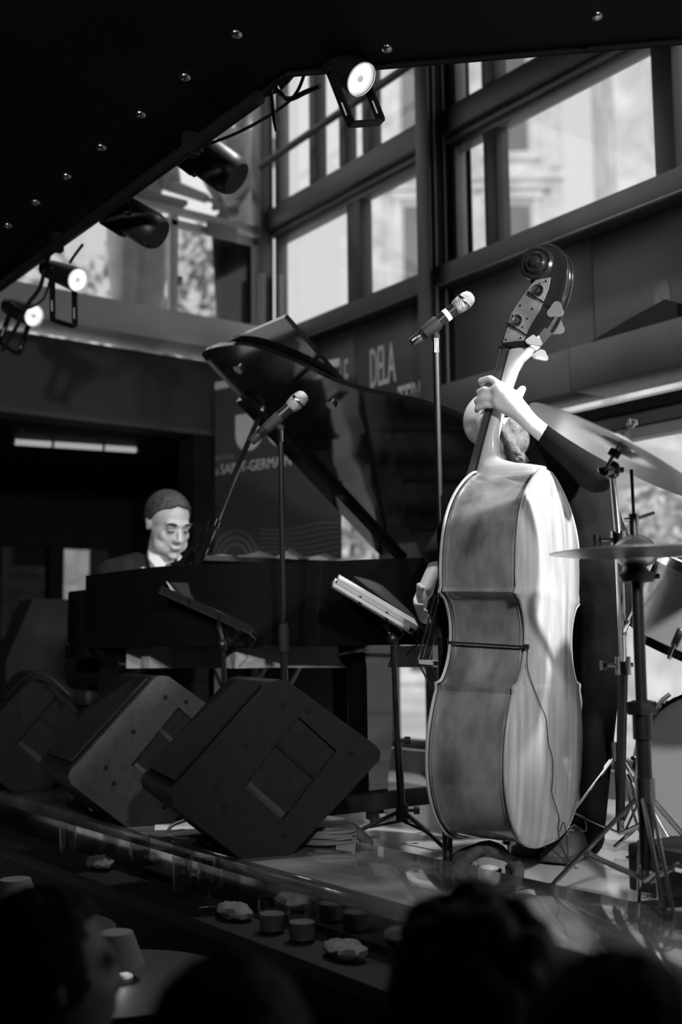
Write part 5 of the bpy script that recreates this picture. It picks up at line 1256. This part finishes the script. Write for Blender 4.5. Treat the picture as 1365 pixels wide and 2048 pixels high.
for p, k in ((pm, 1), (pm2, 1.15)):
    bm = B(); cyl(bm, p-Vector((0, 0, .03)), p+Vector((0, 0, .025)), .021*k, n=14); cyl(bm, p-RIGHT*.05, p+RIGHT*.03, .007, n=8); box(bm, p-RIGHT*.06, (.02, .012, .03)); obj('clamp', bm, 'steel', cs)
def tripod(t, foot, hubz, rad, a0, m='chrome', n=3):
    hub = Vector((foot.x, foot.y, hubz)); bm = B(); cyl(bm, hub-Vector((0, 0, .03)), hub+Vector((0, 0, .03)), .026, n=14); obj('hub', bm, 'steel', t)
    low = Vector((foot.x, foot.y, STAGE+.07)); bm = B(); cyl(bm, hub, low, .012, n=10); obj('spine', bm, 'steel', t)
    for k in range(n):
        a = a0+k*2*PI/n; e = Vector((foot.x+math.cos(a)*rad, foot.y+math.sin(a)*rad, STAGE+.012)); bm = B()
        for s in (-1, 1):
            sd = Vector((-math.sin(a), math.cos(a), 0))*.010*s; tube(bm, [hub+sd, hub.lerp(e, .85)+sd, e], .005, 6); tube(bm, [low+sd, hub.lerp(e, .6)+sd], .0045, 6)
        lg = obj('leg', bm, m, t); bm = B(); ell(bm, e+Vector((0, 0, .004)), (.018, .018, .015), None, 10, 7); obj('foot', bm, 'rubber', lg)
tripod(cs, pbase, STAGE+.33, .26, .4)
hc_ = Vector((2.420, 1.957, 1.470)); hz = (Vector((0, 0, 1))+RIGHT*-.012-AHEAD*.01).normalized()
hh = thing('hi_hat', 'hi-hat cymbal pair on a black stand beside the bassist', 'cymbal', (hc_.x, hc_.y, STAGE))
for s, off_ in ((1, .008), (-1, -.010)):
    M = Matrix.Translation(hc_+hz*off_) @ Vector((0, 0, 1)).rotation_difference(hz*s).to_matrix().to_4x4(); r = .226; bell = .05
    pr = [(.008, .036), (.022, .034), (bell*.8, .024), (bell, .014), (bell*1.1, .009), (r*.5, .004), (r*.8, -.002), (r, -.008), (r, -.0095), (r*.8, -.0035), (r*.5, .0025), (bell*1.1, .0075), (bell, .0125), (bell*.8, .0225), (.022, .0325), (.008, .0345)]
    bm = B(); lathe(bm, pr+[pr[0]], 64, M, False); obj('cymbal_disc', bm, 'cymbal', hh, 40)
hf = Vector((hc_.x, hc_.y, STAGE))
bm = B(); cyl(bm, hc_-hz*.10, hc_+hz*.22, .0045, n=10); obj('pull_rod', bm, 'steel_black', hh)
bm = B(); cyl(bm, hc_+hz*.045, hc_+hz*.10, .014, n=12); box(bm, hc_+hz*.085, (.018, .018, .018)); cyl(bm, hc_+hz*.085, hc_+hz*.085+(RIGHT*.055+Vector((0, 0, .018))), .005, n=8); cyl(bm, hc_+hz*.085, hc_+hz*.085-RIGHT*.028, .006, n=8); obj('clutch', bm, 'steel', hh)
bm = B(); lathe(bm, [(.010, -.085), (.040, -.080), (.050, -.062), (.032, -.050), (.024, -.035)], 20, Matrix.Translation(hc_)); cyl(bm, hc_-hz*.066, hc_-hz*.066+RIGHT*.06, .007, n=8); obj('seat_cup', bm, 'steel_black', hh)
j1 = Vector((hc_.x, hc_.y, STAGE+.50))
bm = B(); cyl(bm, hc_-hz*.08, j1, .0155, n=14); obj('upper_tube', bm, 'steel_black', hh)
bm = B(); cyl(bm, j1, hf+Vector((0, 0, .10)), .020, n=14); obj('lower_tube', bm, 'steel_black', hh)
bm = B(); cyl(bm, j1-Vector((0, 0, .07)), j1+Vector((0, 0, .03)), .026, n=14); box(bm, j1+Vector((0, 0, .01)), (.07, .05, .035), None, .006); tube(bm, [j1+RIGHT*.03, j1+RIGHT*.055+Vector((0, 0, .03)), j1+RIGHT*.075+Vector((0, 0, .045))], .006, 8); obj('clamp', bm, 'steel_black', hh)
tripod(hh, hf, STAGE+.30, .29, 1.9, 'steel')
# hi-hat foot pedal
bm = B(); pd = (AHEAD*.3-RIGHT*-.95).normalized(); pdv = Vector((pd.x, pd.y, 0)); sd = Vector((-pd.y, pd.x, 0))
slab(bm, [hf+pdv*.05+sd*.045+Vector((0, 0, .10)), hf+pdv*.05-sd*.045+Vector((0, 0, .10)), hf+pdv*.33-sd*.04+Vector((0, 0, .03)), hf+pdv*.33+sd*.04+Vector((0, 0, .03))], (0, 0, .010)); obj('footboard', bm, 'chrome', hh)
bm = B(); slab(bm, [hf+pdv*-.05+sd*.05+Vector((0, 0, .002)), hf+pdv*-.05-sd*.05+Vector((0, 0, .002)), hf+pdv*.35-sd*.045+Vector((0, 0, .002)), hf+pdv*.35+sd*.045+Vector((0, 0, .002))], (0, 0, .010)); obj('base_plate', bm, 'steel', hh)
for s in (-1, 1):
    bm = B(); cyl(bm, hf+sd*s*.05+Vector((0, 0, .01)), hf+sd*s*.035+Vector((0, 0, .17)), .006, n=8); obj('strut', bm, 'chrome', hh)
def drum(name, label, c, axis, r, dep, n_lugs, shell='drum_shell', head='drum_head'):
    c = Vector(c); ax = Vector(axis).normalized(); t = thing(name, label, 'drum', c, 0, 'drums of the kit'); M = Matrix.Translation(c) @ Vector((0, 0, 1)).rotation_difference(ax).to_matrix().to_4x4()
    bm = B(); lathe(bm, [(r, -dep/2), (r, dep/2)], 56, M, False); sh = obj('shell', bm, shell, t, 40)
    for s in (-1, 1):
        bm = B(); lathe(bm, [(0, s*(dep/2+.004)), (r*.6, s*(dep/2+.004)), (r*1.005, s*(dep/2+.002))], 56, M, False); obj('head', bm, head, t, 40)
        bm = B(); lathe(bm, [(r*1.01, s*(dep/2-.018)), (r*1.035, s*(dep/2-.016)), (r*1.035, s*(dep/2+.008)), (r*.99, s*(dep/2+.010)), (r*.985, s*(dep/2+.004))], 56, M, False); obj('hoop', bm, 'chrome' if dep < r*2 else 'drum_shell', t, 40)
        for k in range(n_lugs):
            a = 2*PI*(k+.5)/n_lugs; p = M @ Vector((r*1.02*math.cos(a), r*1.02*math.sin(a), s*dep*.28)); q = M @ Vector((r*1.03*math.cos(a), r*1.03*math.sin(a), s*(dep/2+.012)))
            ra = (M.to_3x3() @ Vector((math.cos(a), math.sin(a), 0))); R = Matrix((ra.cross(ax), ax, ra)).transposed()
            bm = B(); box(bm, p, (.022, .05, .022), R, .005); lg = obj('lug', bm, 'steel', sh)
            bm = B(); cyl(bm, p, q, .004, n=6); cyl(bm, q-ax*s*.006, q+ax*s*.004, .007, n=6); obj('tension_rod', bm, 'chrome', lg)
    return t
tax = (RIGHT*.36+Vector((0, 0, 1))*.90-AHEAD*.22).normalized()
drum('tom_drum', 'pale rack tom tilted beside the hi-hat', (2.795, 2.053, 1.315), tax, .165, .235, 6)
bdc = Vector((3.254, 2.317, 0.781)); bdc.z = STAGE+.274
bd_ = drum('bass_drum', 'pale bass drum standing on its side behind the hi-hat', bdc, (-AHEAD*.92-RIGHT*.38), .25, .36, 8)
for s in (-1, 1):
    bm = B(); cyl(bm, bdc+RIGHT*s*.20-Vector((0, 0, .12)), bdc+RIGHT*s*.36+Vector((0, 0, -.254)), .007, n=8); obj('spur', bm, 'chrome', bd_)
bm = B(); cyl(bm, bdc+Vector((0, 0, .255)), (2.938, 2.148, 1.221), .012, n=10); obj('tom_mount', bm, 'chrome', bd_)
bm = B(); tube(bm, [(2.938, 2.148, 1.221), (2.840, 2.128, 1.258)], .010, 8); obj('tom_arm', bm, 'steel', bd_)
# pale drum board, equipment case and pedal on the floor
bm = B(); box2(bm, (2.80, .9, STAGE+.0006), (3.92, 2.42, STAGE+.010), .003); single('drum_mat', bm, 'stage_floor', 'thin pale mat under the drum kit', 'mat')
cb_ = Vector((2.577, 2.053, 0.550)); t = thing('equipment_case', 'low black equipment case on the floor at the foot of the hi-hat', 'case', (cb_.x+.05, cb_.y-.12, STAGE+.0105))
bm = B(); box2(bm, (cb_.x-.05, cb_.y-.30, STAGE+.0105), (cb_.x+.16, cb_.y+.06, STAGE+.135), .008); obj('shell', bm, 'case_black', t)
bm = B(); box2(bm, (cb_.x-.053, cb_.y-.303, STAGE+.095), (cb_.x+.163, cb_.y+.063, STAGE+.10)); obj('lid_seam', bm, 'steel_black', t)
for y in (-.2, -.02):
    bm = B(); box2(bm, (cb_.x-.058, cb_.y+y-.02, STAGE+.08), (cb_.x-.050, cb_.y+y+.02, STAGE+.115), .002); obj('latch', bm, 'chrome', t)

# ================================================================== small things on the stage
def hood(label, c, yaw_, R0, w_, seed):
    # cloth arched over a small glass floor light
    t = thing('cloth_hood', label, 'cloth', c, yaw_, 'cloth hoods over floor lights'); M = ORG[t]; rnd = random.Random(seed)
    bm = B(); R = []; n = 22
    for i in range(n+1):
        a = PI*i/n; row = []
        for rr, y in ((R0, -w_/2), (R0*1.02, 0), (R0, w_/2), (R0*.70, w_/2), (R0*.68, 0), (R0*.70, -w_/2)):
            q = rr*(1+.05*math.sin(5*a+y*20)+rnd.uniform(-.02, .02)); row.append(bm.verts.new((q*math.cos(a)*1.12, y+.012*math.sin(3*a), max(0, q*math.sin(a)*.98))))
        R.append(row)
    for A, Bv in zip(R, R[1:]): bridge(bm, A, Bv)
    cap(bm, R[0]); cap(bm, R[-1], True); bmesh.ops.subdivide_edges(bm, edges=bm.edges[:], cuts=1, use_grid_fill=True, smooth=.3)
    for vt in bm.verts: vt.co.z = max(0, vt.co.z)
    xf(bm, M); obj('cloth', bm, 'towel', t, None)
    return t
def foot_light(label, c):
    t = thing('floor_light', label, 'floor light', c, 0, 'glass floor lights'); L = Vector(c)
    bm = B(); lathe(bm, [(.034, 0), (.036, .008), (.036, .018), (.030, .022)], 20, Matrix.Translation(L)); obj('base', bm, 'chrome', t)
    bm = B(); lathe(bm, [(.030, .022), (.033, .035), (.030, .055), (.018, .066), (0, .068)], 20, Matrix.Translation(L)); obj('lens', bm, 'foot_lens', t)
c1 = Vector((2.397, 2.531, 0.550)); hood('dark fuzzy cloth hood arched over a small light at the foot of the bass', (c1.x, c1.y, STAGE+.001), -yaw, .093, .11, 1)
foot_light('small glass floor light under the cloth hood by the bass', (c1.x+.012, c1.y+.002, STAGE+.001))
c2 = Vector((2.327, 3.148, 0.550)); hood('ragged dark cloth hood arched over a small light behind the cable coil', (c2.x, c2.y, STAGE+.001), -yaw-.1, .083, .09, 2)
foot_light('small glass floor light under the ragged cloth hood', (c2.x+.012, c2.y+.002, STAGE+.001))
cc = Vector((2.213, 3.084, 0.587)); bm = B(); pts = []
for i in range(12*6+1):
    a = 2*PI*i/12; k = i/72; pts.append(Vector((cc.x, cc.y, .594+.040*k))+RIGHT*((.085+.008*math.sin(3*a+i*.3))*math.cos(a))+AHEAD*((.05+.006*math.cos(i*.7))*math.sin(a)))
tube(bm, pts, .0055, 7); single('cable_coil', bm, 'cable_grey', 'coiled grey cable lying on the polished apron beside the wedge', 'cable')
for lb, pts in (('black cable looping from the nearest wedge onto the apron', [(2.015, 3.671, 0.618), (1.947, 3.662, 0.600), (1.920, 3.626, 0.548), (1.966, 3.594, 0.541), (1.915, 3.310, 0.593)]),
                ('black cable looping from the middle wedge onto the apron', [(2.053, 4.452, 0.657), (2.001, 4.558, 0.621), (1.980, 4.580, 0.576), (1.993, 4.512, 0.545), (1.899, 4.026, 0.593)]),
                ('black cable draped over the far wedge monitor', [(1.891, 5.146, 1.009), (1.964, 5.078, 1.106), (2.030, 5.004, 1.105), (2.101, 4.914, 1.020)])):
    bm = B(); tube(bm, smooth_path(pts, 6), .006, 7); single('monitor_cable', bm, 'cable', lb, 'cable', 'monitor cables')
pq = Vector((2.032, 3.777, 0.587)); bm = B(); Rz = Matrix.Rotation(-yaw+.15, 3, 'Z'); box(bm, (pq.x, pq.y, .5866), (.15, .21, .0012), Rz); single('paper_sheet', bm, 'paper', 'single white sheet lying on the apron behind the wedges', 'paper')
# lamp and torn paper up on the beam
bl = Vector((3.900, 3.055, 2.611)); t = thing('wall_washer', 'flat black wall-washer lamp lying on the boxed beam', 'lamp', (3.90, bl.y, ZB1))
bm = B(); slab(bm, [(3.86, bl.y+.30, ZB1+.001), (3.86, bl.y-.20, ZB1+.001), (3.86, bl.y-.20, ZB1+.07), (3.86, bl.y-.14, ZB1+.10), (3.86, bl.y+.04, ZB1+.065)], (.10, 0, 0)); obj('housing', bm, 'matte_black', t)
bm = B(); cyl(bm, (3.91, bl.y+.25, ZB1+.02), (3.91, bl.y+.29, ZB1+.015), .010, n=8); obj('cable_gland', bm, 'steel', t)
ps = Vector((3.995, 3.030, 2.743)); rnd = random.Random(9); bm = B()
slab(bm, [(3.999, ps.y+q[0]+rnd.uniform(-.004, .004), ps.z+q[1]+rnd.uniform(-.006, .006)) for q in ((.05, -.06), (.045, .0), (.035, .04), (.015, .055), (-.01, .06), (-.03, .045), (-.04, .0), (-.045, -.055), (0, -.065))], (-.003, 0, 0)); single('torn_paper', bm, 'paper_torn', 'torn grey paper remnant stuck on the panel above the wall-washer', 'paper')

# ================================================================== ledge, tables and lamps in the dark hall
LZ = .4382
def lathe_thing(name, label, cat, group, x, y, z, prof, m, n=28, extra=None):
    t = thing(name, label, cat, (x, y, z), 0, group); bm = B(); lathe(bm, prof, n, Matrix.Translation((x, y, z)), False); obj('bowl' if 'wine' in name else 'glass', bm, m, t)
    if extra: 
        bm = B(); lathe(bm, extra, n, Matrix.Translation((x, y, z))); obj('drink', bm, 'napkin', t)
    return t
tallp = [(0, 0), (.028, 0), (.030, .004), (.033, .13), (.031, .13), (.028, .008), (0, .008)]
winep = [(0, 0), (.034, 0), (.034, .003), (.006, .006), (.004, .05), (.010, .058), (.030, .075), (.037, .10), (.034, .135), (.031, .15), (.0295, .15), (.0325, .135), (.0355, .10), (.028, .077), (0, .062)]
yy = lambda p: p[1]
for k, (p, kind, lb) in enumerate((((1.800, 3.300, 0.508), 't', 'tall narrow glass standing on the dark ledge'), ((1.790, 3.114, 0.503), 'w', 'wine glass on the dark ledge beside the tall glass'), ((1.790, 2.760, 0.505), 'd', 'tumbler of pale drink on the dark ledge'), ((1.800, 2.627, 0.501), 'd', 'second tumbler of drink on the ledge, beside the napkins'), ((1.800, 4.208, 0.485), 't', 'slim glass on the ledge below the far wedge'), ((1.800, 3.598, 0.496), 'w', 'stemmed glass on the ledge below the middle wedge'))):
    if kind == 't': lathe_thing('tall_glass', lb, 'glass', 'glasses on the ledge', p[0], p[1], LZ, tallp, 'drink_glass')
    elif kind == 'w': lathe_thing('wine_glass', lb, 'glass', 'glasses on the ledge', p[0], p[1], LZ, winep, 'drink_glass')
    else: lathe_thing('tumbler', lb, 'glass', 'glasses on the ledge', p[0], p[1], LZ, [(0, 0), (.030, 0), (.036, .005), (.040, .09), (.038, .09), (.034, .008), (0, .008)], 'drink_glass', extra=[(0, .009), (.0335, .009), (.036, .052), (0, .052)])
for k, (p, lb) in enumerate((((1.790, 2.962, 0.499), 'crumpled pale napkin on the ledge beside the wine glass'), ((1.790, 2.421, 0.506), 'crumpled napkin at the end of the row of tumblers'), ((1.800, 3.917, 0.497), 'folded dull napkin on the ledge below the middle wedge'))):
    rnd = random.Random(k); bm = B(); ell(bm, (p[0], p[1], LZ+.022), (.045, .075, .022), None, 16, 9)
    for vt in bm.verts: vt.co.z = max(LZ, vt.co.z+rnd.uniform(-.006, .007)); vt.co.x += rnd.uniform(-.003, .003); vt.co.y += rnd.uniform(-.004, .004)
    single('napkin', bm, 'napkin', lb, 'napkin', 'napkins on the ledge')
def table_lamp(p, label, tlabel, sc=1.0, lift=0):
    x, y = p[0], p[1]; tz = FLOOR+.74+lift
    if tlabel:
      t = thing('cafe_table', tlabel, 'table', (x, y, FLOOR), 0, 'cafe tables')
      bm = B(); lathe(bm, [(0, .715), (.29, .715), (.30, .725), (.30, .74), (0, .74)], 40, Matrix.Translation((x, y, FLOOR))); obj('table_top', bm, 'case_black', t)
      bm = B(); lathe(bm, [(.035, .02), (.030, .715)], 20, Matrix.Translation((x, y, FLOOR)), False); obj('column', bm, 'steel_black', t)
      bm = B(); lathe(bm, [(0, 0), (.20, 0), (.20, .012), (.05, .03), (0, .03)], 32, Matrix.Translation((x, y, FLOOR))); obj('foot', bm, 'steel_black', t)
    l = thing('table_lamp', label, 'lamp', (x, y, tz), 0, 'table lamps'); top = p[2]+.04*sc; M = Matrix.Translation((x, y, 0))
    bm = B(); lathe(bm, [(0, tz), (.045, tz), (.045, tz+.01), (.012, tz+.02), (.010, top-.03)], 20, M); obj('base', bm, 'shirt_white', l)
    bm = B(); lathe(bm, [(0, top-.001), (.045*sc, top), (.078*sc, top-.085*sc), (.076*sc, top-.085*sc), (.043*sc, top-.003), (0, top-.004)], 28, M, False); obj('lamp_shade', bm, 'shade_fabric', l)
    bm = B(); lathe(bm, [(.014, top-.060*sc), (.020*sc, top-.070*sc), (.0, top-.082*sc)], 16, M, False); obj('bulb', bm, 'shade_glow', l)
    pl = bpy.data.lights.new('bulb_light', 'POINT'); pl.energy = .6; pl.shadow_soft_size = .02; po = bpy.data.objects.new('bulb_light', pl); COL.objects.link(po); po.parent = l; po.location = (0, .0, top-.092*sc-tz)
table_lamp((1.294, 3.407, 0.506), 'small table lamp with dark conical shade, glowing below', 'round black cafe table under the glowing lamp')
table_lamp((1.319, 2.767, 0.471), 'small table lamp half hidden behind the long-haired listener', 'round black cafe table beside the long-haired listener', .95)

# unseen tables and lamps added so pale cloths show in the mirror fascia
for k, (x, y, lb) in enumerate(((1.02, 4.08, 'nearest the wine glasses'), (1.05, 4.90, 'below the middle wedge monitor'), (1.20, 5.65, 'at the far end of the stage'))):
    t = thing('cafe_table', 'round cafe table under a pale cloth '+lb, 'table', (x, y, FLOOR), 0, 'cafe tables')
    bm = B(); lathe(bm, [(0, .715), (.29, .715), (.30, .725), (.30, .738), (0, .738)], 32, Matrix.Translation((x, y, FLOOR))); obj('table_top', bm, 'case_black', t)
    bm = B(); lathe(bm, [(.20, 0), (.20, .012), (.035, .03), (.030, .715)], 20, Matrix.Translation((x, y, FLOOR)), False); obj('column', bm, 'steel_black', t)
    bm = B(); R = []
    for r, z, w_ in ((0.002, .741, 0), (.30, .741, 0), (.307, .735, 0), (.312, .60, .012), (.318, .42, .028)):
        R.append([bm.verts.new((x+(r+w_*math.sin(9*a))*math.cos(a), y+(r+w_*math.sin(9*a))*math.sin(a), FLOOR+z)) for a in [2*PI*i/72 for i in range(72)]])
    for A, Bv in zip(R, R[1:]): bridge(bm, A, Bv)
    single('tablecloth', bm, 'tablecloth', 'pale cloth draped over the cafe table '+lb, 'tablecloth', 'pale tablecloths', 60)
    for j, (dx, dy) in enumerate(((.15, .05),)):
        lathe_thing('wine_glass', 'stemmed glass on the pale cloth of the table '+lb, 'glass', 'glasses on the pale tables', x+dx, y+dy, FLOOR+.742, winep, 'drink_glass')
    table_lamp((x-.04, y-.02, FLOOR+1.0), 'added small lamp lighting the cloth of the table '+lb, None, 1.0, .0025)  # lamp added out of view to light the pale cloth
